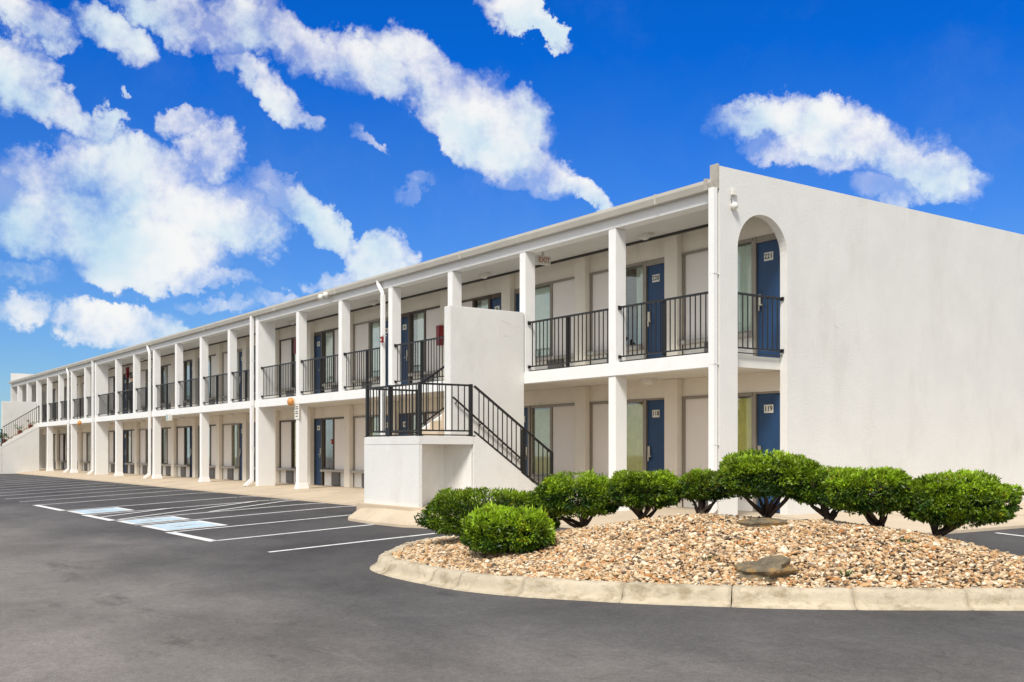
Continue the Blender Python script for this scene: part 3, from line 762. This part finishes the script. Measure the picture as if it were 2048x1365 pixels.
# ------------------------------------------------------------------ things fixed to the motel
ex = thing('exit_sign', 'small pale EXIT sign hanging under the balcony ceiling near the tall stair wall', 'sign', (-5.62, .62, ZC))
MB().box(-.05, .05, -.17, .17, -.33, -.15).build('sign_box', M['lampwhite'], ex, bevel=.006)
MB().box(-.02, .02, -.02, .02, -.152, -.001).build('sign_mount', M['lampwhite'], ex)
exred = mat('faded_red', (.42,.16,.09), .6)
text_mesh('EXIT', .145, 'sign_letters', exred, ex, (.052, 0, -.242), (R(90),0,R(90)), .003)
sg = thing('parking_sign', 'small white parking sign with grey lettering on a lower column', 'sign', (colx(5)+.10, -.012, 2.36))
MB().box(-.155, .155, -.008, .008, -.22, .22).build('sign_plate', M['plate'], sg, bevel=.003)
tx = MB()
for i, (zz, ww) in enumerate(((.15,.10),(.09,.11),(.01,.09),(-.05,.10),(-.13,.08))): tx.box(-ww, ww, -.0105, -.0085, zz-.016, zz+.016)
tx.build('sign_text', M['ac'], sg)
def cabinet(x, z, label, y=1.655):
    c = thing('extinguisher_cabinet', label, 'fire cabinet', (x, y, z), 'red fire extinguisher cabinets')
    MB().box(-.10, .10, -.06, .057, -.26, .26).build('cabinet_box', M['red'], c, bevel=.01)
    MB().box(-.075, .075, -.068, -.061, -.21, .21).build('cabinet_door', M['red'], c, bevel=.004)
    MB().box(-.108, -.101, -.05, .055, -.23, .23).build('cabinet_side', M['plate'], c)
cabinet(-11.46, 4.24, 'red fire extinguisher cabinet on the balcony wall just left of the tall stair wall')
cabinet(-20.95, 4.75, 'red fire extinguisher cabinet mostly hidden behind the balcony column above the parking sign', 1.81)
cabinet(-41.2, 5.1, 'red fire cabinet high on the balcony wall above the person in black', 1.80)
def pull(x, y, z, label):
    c = thing('fire_alarm_box', label, 'alarm box', (x, y, z), 'small red alarm boxes')
    MB().box(-.05, .05, -.025, .025, -.075, .075).build('alarm_body', M['red'], c, bevel=.006)
    MB().box(-.02, .02, -.034, -.026, -.03, .02).build('alarm_lever', M['plate'], c)
pull(colx(3)-.02, -.165, 4.0, 'small dark red alarm box on the upper downspout left of the stairs')
pull(-17.72, 1.574, 1.5, 'small dark alarm box on the ground floor pilaster beside a blue door')
def amber(x, z, label):
    c = thing('wall_lamp', label, 'lamp', (x, -.022, z), 'amber globe lamps on the balcony edge')
    MB().box(-.07, .07, -.04, 0, -.09, .09).build('lamp_base', M['lampwhite'], c, bevel=.005)
    MB().ball((0, -.11, -.02), .125, 12, 8, (1,.8,1)).build('lamp_globe', M['amber'], c, smooth=True)
amber(-16.95, 2.68, 'amber globe lamp on the slab edge above the column with a parking sign')
amber(-42.6, 2.62, 'amber globe lamp on the slab edge near the far staircase')
fl = thing('floodlight', 'white box floodlight under the balcony edge', 'floodlight', (-28.6, -.05, 2.55))
MB().box(-.16, .16, -.10, .06, -.18, .10).build('lamp_housing', M['lampwhite'], fl, bevel=.012); MB().box(-.12, .12, -.106, -.101, -.15, .06).build('lamp_lens', M['glass'], fl)
fl = thing('floodlight', 'twin white floodlight clipped to the gutter', 'floodlight', (-14.55, -.17, 5.47), )
MB().ball((-.12,-.06,0), .09, 10, 7).build('lamp_head', M['lampwhite'], fl, smooth=True); MB().ball((.14,-.04,.03), .085, 10, 7).build('lamp_head', M['lampwhite'], fl, smooth=True)
MB().bar((-.12,-.04,.0), (.14,-.02,.03), .035).build('lamp_arm', M['ac'], fl)
sc = thing('security_camera', 'small beige camera and bracket on the end wall above the arch', 'security camera', (.0, .30, 5.36))
MB().box(.001, .05, -.05, .05, .07, .17).build('camera_bracket', M['lampwhite'], sc, bevel=.008)
MB().tube([(.02,-.04,.08),(.03,-.07,.0),(.03,-.05,-.08),(.04,-.02,-.10)], .008, 6).build('cable', M['ac'], sc)
MB().ball((.05,-.01,-.11), .065, 12, 8).build('camera_dome', M['lampwhite'], sc, smooth=True)

# person leaning at the balcony rail ----------------------------------------
def person(x, y, z, rz):
    root = thing('person', 'person in black clothes standing at the balcony rail', 'person', (x, y, z)); root.rotation_euler.z = rz
    V = [(0,0,.92),(0,.01,1.12),(0,.02,1.34),(0,.0,1.46),(0,-.03,1.53),(0,-.05,1.63),
         (.10,0,.88),(.11,-.02,.48),(.11,.02,.07),(.115,-.13,.03),(-.10,0,.88),(-.115,-.03,.48),(-.12,.02,.07),(-.125,-.13,.03),
         (.19,.02,1.38),(.25,.02,1.12),(.14,-.22,1.06),(.08,-.30,1.06),(-.19,.02,1.38),(-.25,.02,1.12),(-.14,-.22,1.06),(-.08,-.30,1.06)]
    E_ = [(0,1),(1,2),(2,3),(3,4),(4,5),(0,6),(6,7),(7,8),(8,9),(0,10),(10,11),(11,12),(12,13),(2,14),(14,15),(15,16),(16,17),(2,18),(18,19),(19,20),(20,21)]
    rad = [.155,.15,.17,.075,.062,.098,.105,.07,.05,.045,.105,.07,.05,.045,.075,.055,.04,.035,.075,.055,.04,.035]
    me = bpy.data.meshes.new('body'); me.from_pydata(V, E_, []); o = bpy.data.objects.new('body', me); COL.objects.link(o)
    md = o.modifiers.new('skin', 'SKIN'); o.modifiers.new('sub', 'SUBSURF').levels = 2
    for i, r_ in enumerate(rad):
        me.skin_vertices[0].data[i].radius = (r_*(1.15 if i in (0,1,2) else 1), r_*(.8 if i in (0,1,2) else 1)); me.skin_vertices[0].data[i].use_root = (i == 0)
    bpy.context.view_layer.update()
    m2 = bpy.data.meshes.new_from_object(o.evaluated_get(bpy.context.evaluated_depsgraph_get())); bpy.data.objects.remove(o)
    m2.materials.clear(); m2.materials.append(M['black_cloth']); m2.materials.append(M['skin'])
    for p in m2.polygons:
        c = p.center; p.use_smooth = True
        if c.z > 1.475 or (c.y < -.25 and c.z > .9): p.material_index = 1
    b = bpy.data.objects.new('body', m2); COL.objects.link(b); b.parent = root
    MB().ball((0,-.03,1.675), .112, 14, 9, (.92,1.0,.72)).build('hair', M['hair'], root, smooth=True)
    f = MB(); f.ball((0,-.152,1.61), .018, 8, 5, (.8,1.1,1.3)); f.ball((.095,-.05,1.62), .022, 8, 5, (.5,1,1.4)); f.ball((-.095,-.05,1.62), .022, 8, 5, (.5,1,1.4)); f.build('face_features', M['skin'], root, smooth=True)
    e_ = MB(); e_.ball((.035,-.14,1.645), .011, 8, 5); e_.ball((-.035,-.14,1.645), .011, 8, 5); e_.box(-.025,.025,-.147,-.140,1.565,1.572); e_.build('eyes_and_mouth', M['hair'], root)
    MB().prism([(-.17,.62),(.17,.62),(.185,1.0),(.20,1.36),(.10,1.46),(-.10,1.46),(-.20,1.36),(-.185,1.0)], 'y', -.125, .135).build('coat', M['black_cloth'], root, bevel=.045, smooth=True)
person(-36.05+.35, .52, ZS-.004, R(15))

# plants on the far stair
def pot(x, y, z, label, leafy):
    r = thing('flower_pot', label, 'flower pot', (x, y, z), 'pots on the far stairs')
    c = MB(); c.tube([(0,0,0),(0,0,.18),(0,0,.19),(0,0,.24)], [.085,.12,.135,.135], 12); c.build('pot', M['terracotta'], r)
    l = MB(); rr = random.Random(int(abs(x*100)))
    for i in range(leafy):
        a = rr.uniform(0, 6.28); e = rr.uniform(.1,.28); h = rr.uniform(.3,.55); p = Vector((math.cos(a)*e, math.sin(a)*e, h)); d = Vector((rr.uniform(-1,1), rr.uniform(-1,1), rr.uniform(-.4,1))).normalized()*.09; s = d.cross(Vector((0,0,1))).normalized()*.04
        l.add([p-d*.5, p+s, p+d, p-s], [(0,1,2,3)])
    for i in range(6):
        a = i*1.05; l.tube([(0,0,.22),(math.cos(a)*.12, math.sin(a)*.12, .36),(math.cos(a)*.2, math.sin(a)*.2, .45)], [.008,.006,.004], 5)
    l.build('leaves', M['leafplain'], r, fixn=False)
tr2 = (1.97-.03)/7; ri2 = (ZS-1.48)/8
pot(-52.85, -1.97+tr2*.5, 1.48+ri2, 'leafy potted plant on the lowest visible step of the far stairs', 120)
pot(-52.80, -1.97+tr2*3.5, 1.48+ri2*4, 'terracotta pot halfway up the far stairs', 26)
pot(-52.82, -1.97+tr2*5.5, 1.48+ri2*6, 'terracotta pot near the top of the far stairs', 14)

# ------------------------------------------------------------------ planted island
ISL = [(-.75,-5.55),(-.35,-5.98),(.17,-6.42),(.93,-6.58),(2.2,-6.60),(3.0,-6.46),(3.81,-6.13),(4.49,-5.74),(5.24,-5.17),(5.88,-4.52),(6.42,-3.77),(6.80,-3.17),(7.15,-2.4),(7.2,-1.6),(6.7,-1.05),(5.9,-1.05),(5.1,-1.45),(4.3,-1.85),(3.4,-2.25),(2.5,-2.65),(1.7,-3.15),(.8,-3.7),(-.2,-4.25),(-.9,-4.65),(-1.02,-5.1)]
def catmull(P, n):
    out = []; N = len(P)
    for i in range(N):
        p0, p1, p2, p3 = (np.array(P[(i+k) % N], float) for k in (-1, 0, 1, 2))
        for j in range(n):
            t = j/n; out.append(.5*((2*p1)+(-p0+p2)*t+(2*p0-5*p1+4*p2-p3)*t*t+(-p0+3*p1-3*p2+p3)*t**3))
    return np.array(out)
RING = catmull(ISL, 10)
# even spacing
seg = np.r_[0, np.cumsum(np.hypot(*np.diff(np.vstack([RING, RING[:1]]), axis=0).T))]
NR = 320; tt = np.linspace(0, seg[-1], NR, endpoint=False); RR_ = np.vstack([RING, RING[:1]])
RING = np.c_[np.interp(tt, seg, RR_[:,0]), np.interp(tt, seg, RR_[:,1])]
tan = np.roll(RING, -1, 0)-np.roll(RING, 1, 0); tan /= np.hypot(*tan.T)[:,None]
INW = np.c_[-tan[:,1], tan[:,0]]
cen = RING.mean(0)
if np.mean(np.sum(INW*(cen-RING), 1)) < 0: INW = -INW
KH = .17
prof = [(-.085,-.05),(-.08,.010),(-.012,.022),(.006,.045),(.020,.10),(.036,.142),(.064,.163),(.10,KH),(.17,KH),(.20,.155),(.205,-.06)]
joints = [0, 14, 27, 44, 52, 66, 83, 99, 116, 132, 148, 160, 190, 222, 255, 288, NR]
kb = MB()
for a, b in zip(joints, joints[1:]):
    o = len(kb.v); idx = list(range(a, b))+[b % NR]
    for q, i in enumerate(idx):
        p = RING[i].copy(); tg = tan[i]
        if q == 0: p = p+tg*.006
        if q == len(idx)-1: p = p-tg*.006
        for (off, h) in prof:
            wob = (.008*math.sin(i*.9+off*40)+.006*math.sin(i*2.3+h*50)+.008*math.sin(i*.37+1.7)+random.uniform(-.004,.004))*(1 if h > .03 else .3)
            if q in (0, len(idx)-1): wob -= .010 if 0 < h else 0
            P = p+INW[i]*(off-wob); kb.v.append((P[0], P[1], asph(p[0], p[1])+h+(wob*.6 if h > .1 else 0)))
    m_ = len(prof)
    for q in range(len(idx)-1):
        for j in range(m_-1): kb.f.append((o+q*m_+j, o+(q+1)*m_+j, o+(q+1)*m_+j+1, o+q*m_+j+1))
    kb.f.append(tuple(o+j for j in range(m_))); kb.f.append(tuple(o+(len(idx)-1)*m_+j for j in range(m_))[::-1])
stru(kb.build('kerb', M['kerb'], smooth=True))
# the mound: thin plate through the kerb and the known heights
ctrl = [(RING[i][0]+INW[i][0]*.2, RING[i][1]+INW[i][1]*.2, asph(*RING[i])+KH-.03) for i in range(0, NR, 8)]
SH = dict(a=(.33,-5.2,.0), b=(1.62,-5.42,-.03), c=(1.43,-4.05,.16), d=(2.17,-3.71,.29), e=(2.75,-3.24,.365), f=(3.54,-2.95,.375), g=(4.17,-2.63,.36), h=(4.77,-2.48,.30), i=(5.33,-2.2,.235))
ctrl += list(SH.values()) + [(3.9,-3.3,.325),(5.0,-4.45,.02),(3.0,-4.4,.22),(4.6,-3.6,.25),(2.3,-5.4,-.02),(5.6,-3.4,.14),(3.6,-5.2,.03)]
ctrl = np.array(ctrl); nC = len(ctrl)
def tphi(r2): return np.where(r2 > 1e-12, .5*r2*np.log(np.maximum(r2, 1e-12)), 0)
dd = ((ctrl[:,None,:2]-ctrl[None,:,:2])**2).sum(-1)
Am = np.zeros((nC+3, nC+3)); Am[:nC,:nC] = tphi(dd)+np.eye(nC)*.05; Am[:nC,nC] = 1; Am[:nC,nC+1:] = ctrl[:,:2]; Am[nC,:nC] = 1; Am[nC+1:,:nC] = ctrl[:,:2].T
sol = np.linalg.solve(Am, np.r_[ctrl[:,2], 0, 0, 0])
def mound(P):
    P = np.atleast_2d(P); r2 = ((P[:,None,:]-ctrl[None,:,:2])**2).sum(-1)
    return tphi(r2)@sol[:nC]+sol[nC]+P@sol[nC+1:]
INN = RING+INW*.19
def inside(P):
    x, y = P[:,0], P[:,1]; c = np.zeros(len(P), bool)
    for (x1, y1), (x2, y2) in zip(INN, np.roll(INN, -1, 0)):
        k = ((y1 > y) != (y2 > y)); c ^= k & (x < (x2-x1)*(y-y1)/((y2-y1) if y2 != y1 else 1e-9)+x1)
    return c
# bed surface: rings shrinking to the spine of the island
bedc = np.array([2.6,-4.35]); spine0 = np.array([.4,-5.3]); spine1 = np.array([5.6,-2.6])
def to_spine(p):
    d = spine1-spine0; t = np.clip(((p-spine0)@d)/(d@d), 0, 1); return spine0+d*t
gb = MB(); NB = 14; pts = []
for j in range(NB+1):
    for i in range(0, NR, 4):
        p = INN[i]; q = to_spine(p); pts.append(p+(q-p)*(j/NB))
pts = np.array(pts); zz = mound(pts); nn = NR//4
gb.v = [(p[0], p[1], z_-.012) for p, z_ in zip(pts, zz)]
for j in range(NB):
    for i in range(nn): gb.f.append((j*nn+i, j*nn+(i+1) % nn, (j+1)*nn+(i+1) % nn, (j+1)*nn+i))
stru(gb.build('gravel_bed', M['pebblebase'], smooth=True))
# loose pebbles: one mass nobody could count
def pebbles():
    n0 = 160000
    P = np.c_[rng.uniform(-1.1, 7.3, n0), rng.uniform(-6.7, -.9, n0)]
    P = P[inside(P)]
    # thin out with distance from the viewer's side: hidden back slope gets few
    n = min(len(P), 46000); P = P[:n]
    z = mound(P)
    ph = (1+5**.5)/2
    iv = np.array([(-1,ph,0),(1,ph,0),(-1,-ph,0),(1,-ph,0),(0,-1,ph),(0,1,ph),(0,-1,-ph),(0,1,-ph),(ph,0,-1),(ph,0,1),(-ph,0,-1),(-ph,0,1)])/math.hypot(1, ph)
    fc = np.array([(0,11,5),(0,5,1),(0,1,7),(0,7,10),(0,10,11),(1,5,9),(5,11,4),(11,10,2),(10,7,6),(7,1,8),(3,9,4),(3,4,2),(3,2,6),(3,6,8),(3,8,9),(4,9,5),(2,4,11),(6,2,10),(8,6,7),(9,8,1)])
    s = rng.lognormal(math.log(.0165), .36, n); s = np.clip(s, .008, .042)
    sc = np.c_[s*rng.uniform(.9,1.7,n), s*rng.uniform(.7,1.1,n), s*rng.uniform(.4,.75,n)]
    V = iv[None]*(1+rng.normal(0,.14,(n,12,1)))*sc[:,None,:]
    yaw = rng.uniform(0, 6.283, n); tx_ = rng.normal(0,.35,n); ty = rng.normal(0,.35,n)
    def rot(V, a, i, j):
        c, s_ = np.cos(a)[:,None], np.sin(a)[:,None]; vi, vj = V[:,:,i].copy(), V[:,:,j].copy(); V[:,:,i] = c*vi-s_*vj; V[:,:,j] = s_*vi+c*vj
    rot(V, tx_, 1, 2); rot(V, ty, 0, 2); rot(V, yaw, 0, 1)
    V[:,:,0] += P[:,0:1]; V[:,:,1] += P[:,1:2]; V[:,:,2] += (z+rng.uniform(-.006,.02,n))[:,None]
    F = (fc[None]+(np.arange(n)*12)[:,None,None]).reshape(-1,3)
    me = bpy.data.meshes.new('pebbles'); me.vertices.add(n*12); me.vertices.foreach_set('co', V.reshape(-1).astype(np.float32))
    me.loops.add(F.size); me.loops.foreach_set('vertex_index', F.reshape(-1).astype(np.int32))
    me.polygons.add(len(F)); me.polygons.foreach_set('loop_start', np.arange(0, F.size, 3, dtype=np.int32)); me.polygons.foreach_set('loop_total', np.full(len(F), 3, np.int32))
    pal = np.array([(.56,.41,.25),(.64,.51,.35),(.48,.30,.15),(.42,.20,.07),(.72,.63,.50),(.30,.20,.12),(.17,.12,.08),(.54,.33,.17),(.50,.43,.34),(.07,.05,.035)])
    w = np.array([.19,.17,.15,.08,.10,.09,.08,.07,.03,.04]); w /= w.sum()
    c = pal[rng.choice(len(pal), n, p=w)]*rng.uniform(.8,1.18,(n,1))*np.array([1.03,1.0,.95])
    at = me.attributes.new('tint', 'FLOAT_COLOR', 'POINT'); cc = np.ones((n,12,4)); cc[:,:,:3] = c[:,None,:]; at.data.foreach_set('color', cc.reshape(-1).astype(np.float32))
    me.update(); me.materials.append(M['stone'])
    o = bpy.data.objects.new('pebbles', me); COL.objects.link(o); stru(o, 'stuff')
pebbles()
# rocks
def rock(name, x, y, sx, sy, sz, rz, seed, label, lift=0):
    r = random.Random(seed); bm = bmesh.new(); bmesh.ops.create_icosphere(bm, subdivisions=4, radius=1)
    ph = [r.uniform(0, 6.28) for _ in range(8)]; pl = [(Vector((r.gauss(0,1), r.gauss(0,1), r.gauss(0,.6))).normalized(), r.uniform(.55,.9)) for _ in range(9)]
    for v in bm.verts:
        p = v.co.copy()
        for nrm, dist in pl:
            k = p.dot(nrm)
            if k > dist: p -= nrm*(k-dist)*.85
        f = 1+.05*math.sin(p.x*5+ph[0])*math.sin(p.y*6+ph[1])+.11*math.sin(p.z*11+p.x*2.5+ph[2])+.06*abs(math.sin(p.x*7+p.y*5+ph[6]))+.03*math.sin(p.x*17+ph[3])*math.sin(p.z*15+ph[4])+.02*math.sin(p.y*29+ph[5])
        v.co = Vector((p.x*f*sx, p.y*f*sy, p.z*f*sz))
    me = bpy.data.meshes.new(name); bm.to_mesh(me); bm.free(); me.materials.append(M['rock'])
    o = bpy.data.objects.new(name, me); COL.objects.link(o); o.location = (x, y, float(mound(np.array([[x, y]]))[0])+lift); o.rotation_euler = (R(4), R(-5), rz)
    tag(o, label, 'rock', 'rocks in the gravel'); return o
rock('rock', 5.02, -4.62, .33, .22, .17, R(38), 5, 'craggy brown rock lying on the gravel near the front kerb', .02)
rock('rock', 3.82, -3.42, .38, .22, .11, R(50), 9, 'low flat tan rock at the top of the gravel mound below the tallest shrub', -.015)

def weed(u, v, t, label, seed):
    p = px(u, v, t); r = random.Random(seed); m_ = MB()
    for i in range(26):
        a = r.uniform(0, 6.28); l = r.uniform(.03, .08); b = Vector((math.cos(a)*r.uniform(0,.05), math.sin(a)*r.uniform(0,.05), 0))
        tip = b+Vector((math.cos(a)*l*.8, math.sin(a)*l*.8, l*r.uniform(.4,1.0))); s_ = Vector((-math.sin(a), math.cos(a), 0))*.008
        m_.add([b-s_*.4, b.lerp(tip,.5)-s_, tip, b.lerp(tip,.5)+s_], [(0,1,2,3)])
    o = m_.build('weed', M['leafplain'], fixn=False); o.location = (p[0], p[1], float(mound(np.array([[p[0], p[1]]]))[0])+.012)
    tag(o, label, 'weed', 'weeds in the gravel')
def px(u, v, t):   # a point on the line of sight at depth t (used only to read heights off the photo while building)
    dv = AX+RT*(u-1024)/FX; p = CAM+dv*t; return (p[0], p[1], CZ+(903-v)/FX*t)
weed(1812, 1125, 10.9, 'small green weed in the gravel right of the craggy rock', 1)
weed(1690, 1160, 10.2, 'small green weed in the gravel near the kerb, right of the craggy rock', 2)
weed(1413, 1108, 10.9, 'small green weed in the gravel left of the craggy rock', 3)

# ------------------------------------------------------------------ shrubs
def shrub(key, label, crown_c, rad, tone, seed, nleaf=18000, spikes=.004, limbs=7, skirt=.62):
    """crown_c: (x, y, z) crown centre; rad: (along view-right, depth, up) radii"""
    bx, by, bz = SH[key]; r = np.random.default_rng(seed); rr = random.Random(seed)
    root = thing('shrub', label, 'shrub', (bx, by, bz), 'clipped evergreen shrubs on the gravel island')
    C = np.array(crown_c)-np.array([bx, by, bz])
    rt = np.array([RT[0], RT[1], 0]); fw = np.array([AX[0], AX[1], 0]); upv = np.array([0,0,1.])
    ph = r.uniform(0, 6.28, 12)
    def lump(d):
        a, b, c = d[:,0], d[:,1], d[:,2]
        return 1+.07*np.sin(3*a+ph[0]+2*c)*np.sin(3.3*b+ph[1])+.05*np.sin(6*a+ph[2])*np.sin(5*c+ph[3])+.07*np.sin(9*b+ph[4]+4*a)*np.sin(8*c+ph[5])+.05*np.sin(14*a+ph[5])*np.sin(13*b+ph[6])
    n = nleaf
    d = r.normal(size=(n, 3)); d /= np.linalg.norm(d, axis=1)[:,None]
    # flattened, squarer-than-round crown
    e = .72; dq = np.sign(d)*np.abs(d)**e; dq /= (np.abs(dq)**2.4).sum(1)[:,None]**(1/2.4)
    rad_f = np.where(r.random(n) < .74, 1-np.abs(r.normal(0,.07,n)), r.uniform(.35,.93,n))
    # tufts: the skin is a quilt of separate sprays with gaps between
    K = 130; kd = r.normal(size=(K,3)); kd /= np.linalg.norm(kd, axis=1)[:,None]
    dots = d@kd.T; near = dots.argmax(1); md = dots.max(1)
    tuft = np.clip((md-.93)/.07, -1.2, 1); ktone = r.uniform(.66,1.34,K); kvar = r.normal(0,.22,K)
    rad_f = np.where(rad_f > .8, rad_f*(1+.10*tuft-.04), rad_f)
    # holes in the skin
    hole = np.sin(8*d[:,0]+ph[7])*np.sin(9*d[:,1]+ph[8])*np.sin(8*d[:,2]+ph[9])
    rad_f = np.where(hole > .38, rad_f*r.uniform(.72,.96,n), rad_f)
    q = dq*(lump(d)*rad_f)[:,None]
    q[:,2] = np.where(q[:,2] < 0, q[:,2]*skirt, q[:,2])
    # drop most of the underside so limbs show
    keep = (q[:,2] > -.46) | (r.random(n) < .28); keep &= (tuft > -.75) | (r.random(n) < .45); q = q[keep]; d = d[keep]; rad_f = rad_f[keep]; near = near[keep]; tuft = tuft[keep]; n = len(q)
    P = C+q[:,0:1]*rad[0]*rt+q[:,1:2]*rad[1]*fw+q[:,2:3]*rad[2]*upv
    out = d[:,0:1]*rt+d[:,1:2]*fw+d[:,2:3]*upv
    ax = out*.75+r.normal(0,.65,(n,3))+np.array([0,0,.28]); ax /= np.linalg.norm(ax, axis=1)[:,None]
    sd_ = np.cross(ax, r.normal(size=(n,3))); sd_ /= np.linalg.norm(sd_, axis=1)[:,None]
    ln = r.uniform(.030,.060,n)[:,None]; wd = r.uniform(.0065,.0125,n)[:,None]
    if spikes:
        sp = (d[:,2] > .1) & (r.random(n) < spikes) & (rad_f > .9); ln[sp] *= 2.0; ax[sp] = ax[sp]*.4+np.array([0,0,.8]); ax /= np.linalg.norm(ax, axis=1)[:,None]
    bend = np.cross(sd_, ax)*ln*.18
    V = np.stack([P-sd_*wd*.4, P+ax*ln*.5-sd_*wd+bend, P+ax*ln, P+ax*ln*.5+sd_*wd+bend, P+sd_*wd*.4], 1)
    F = np.arange(n*5, dtype=np.int32).reshape(n,5)
    me = bpy.data.meshes.new('crown'); me.vertices.add(n*5); me.vertices.foreach_set('co', V.reshape(-1).astype(np.float32))
    me.loops.add(n*5); me.loops.foreach_set('vertex_index', F.reshape(-1)); me.polygons.add(n)
    me.polygons.foreach_set('loop_start', np.arange(0, n*5, 5, dtype=np.int32)); me.polygons.foreach_set('loop_total', np.full(n, 5, np.int32))
    # leaf colour: painted-in top light and underside shade, new growth, a few yellowed sprays
    lit_fresh = np.clip(.12+.80*np.clip(d[:,2]+.05, 0, 1)+r.normal(0,.2,n)+kvar[near]+.12*tuft, 0, 1)*(rad_f > .82)
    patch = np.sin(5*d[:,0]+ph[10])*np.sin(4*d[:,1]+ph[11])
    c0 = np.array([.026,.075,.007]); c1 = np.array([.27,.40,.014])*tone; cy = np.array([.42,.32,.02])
    c = c0+(c1-c0)*lit_fresh[:,None]
    yl = (patch > .55) & (r.random(n) < .16) & (lit_fresh > .3); c[yl] = c[yl]*.4+cy*.6
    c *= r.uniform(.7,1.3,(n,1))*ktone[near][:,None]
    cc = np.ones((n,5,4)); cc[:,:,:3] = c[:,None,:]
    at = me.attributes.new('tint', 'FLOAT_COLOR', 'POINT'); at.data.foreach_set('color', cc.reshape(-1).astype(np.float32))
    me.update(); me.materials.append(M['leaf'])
    o = bpy.data.objects.new('crown', me); COL.objects.link(o); o.parent = root
    # trunk with limbs
    t = MB()
    def limb(p, q, r0, r1, depth):
        p = Vector(p); q = Vector(q); mid = p.lerp(q, .5)+Vector((rr.uniform(-.04,.04), rr.uniform(-.04,.04), rr.uniform(-.03,.03)))*(1.2 if depth else .7)
        t.tube([p, p.lerp(mid,.6)+Vector((rr.uniform(-.01,.01),)*3), mid, q], [r0, r0*.8+r1*.2, (r0+r1)/2, r1], 7)
        if depth:
            for _ in range(3):
                dv = (q-p); k = rr.uniform(.45,.95); s0 = p.lerp(q, k)
                e1 = s0+Vector((rr.uniform(-.22,.22), rr.uniform(-.22,.22), rr.uniform(.05,.22)))
                limb(s0, e1, r1*.8, r1*.3, depth-1)
    tw = rr.uniform(-.03,.03)
    t.tube([(0,0,-.08),(tw*.4,0,.03),(tw,0,.10)], [.062,.05,.045], 8)
    for i in range(limbs):
        a = 2*math.pi*(i+rr.random()*.6)/limbs
        f = rr.uniform(.45,.85)
        q_ = C+rt*math.cos(a)*rad[0]*f+fw*math.sin(a)*rad[1]*f+upv*rad[2]*rr.uniform(-.35,.15)
        limb((tw+math.cos(a)*.02, math.sin(a)*.02, rr.uniform(.0,.09)), q_, rr.uniform(.020,.034), .009, 2)
    t.build('trunk', M['bark'], root, smooth=True)
def px(u, v, t):   # a point on the line of sight at depth t (used only to read heights off the photo while building)
    dv = AX+RT*(u-1024)/FX; p = CAM+dv*t; return (p[0], p[1], CZ+(903-v)/FX*t)
def sh(key, u0, u1, v0, v1, t, label, tone=1, dr=.8, **k):
    c = px((u0+u1)/2, (v0+v1)/2, t); rx = (u1-u0)/2/FX*t*.90; rz = (v1-v0)/2/FX*t
    shrub(key, label, c, (rx, rx*dr, rz*1.0), tone, ord(key)*3+1, **k)
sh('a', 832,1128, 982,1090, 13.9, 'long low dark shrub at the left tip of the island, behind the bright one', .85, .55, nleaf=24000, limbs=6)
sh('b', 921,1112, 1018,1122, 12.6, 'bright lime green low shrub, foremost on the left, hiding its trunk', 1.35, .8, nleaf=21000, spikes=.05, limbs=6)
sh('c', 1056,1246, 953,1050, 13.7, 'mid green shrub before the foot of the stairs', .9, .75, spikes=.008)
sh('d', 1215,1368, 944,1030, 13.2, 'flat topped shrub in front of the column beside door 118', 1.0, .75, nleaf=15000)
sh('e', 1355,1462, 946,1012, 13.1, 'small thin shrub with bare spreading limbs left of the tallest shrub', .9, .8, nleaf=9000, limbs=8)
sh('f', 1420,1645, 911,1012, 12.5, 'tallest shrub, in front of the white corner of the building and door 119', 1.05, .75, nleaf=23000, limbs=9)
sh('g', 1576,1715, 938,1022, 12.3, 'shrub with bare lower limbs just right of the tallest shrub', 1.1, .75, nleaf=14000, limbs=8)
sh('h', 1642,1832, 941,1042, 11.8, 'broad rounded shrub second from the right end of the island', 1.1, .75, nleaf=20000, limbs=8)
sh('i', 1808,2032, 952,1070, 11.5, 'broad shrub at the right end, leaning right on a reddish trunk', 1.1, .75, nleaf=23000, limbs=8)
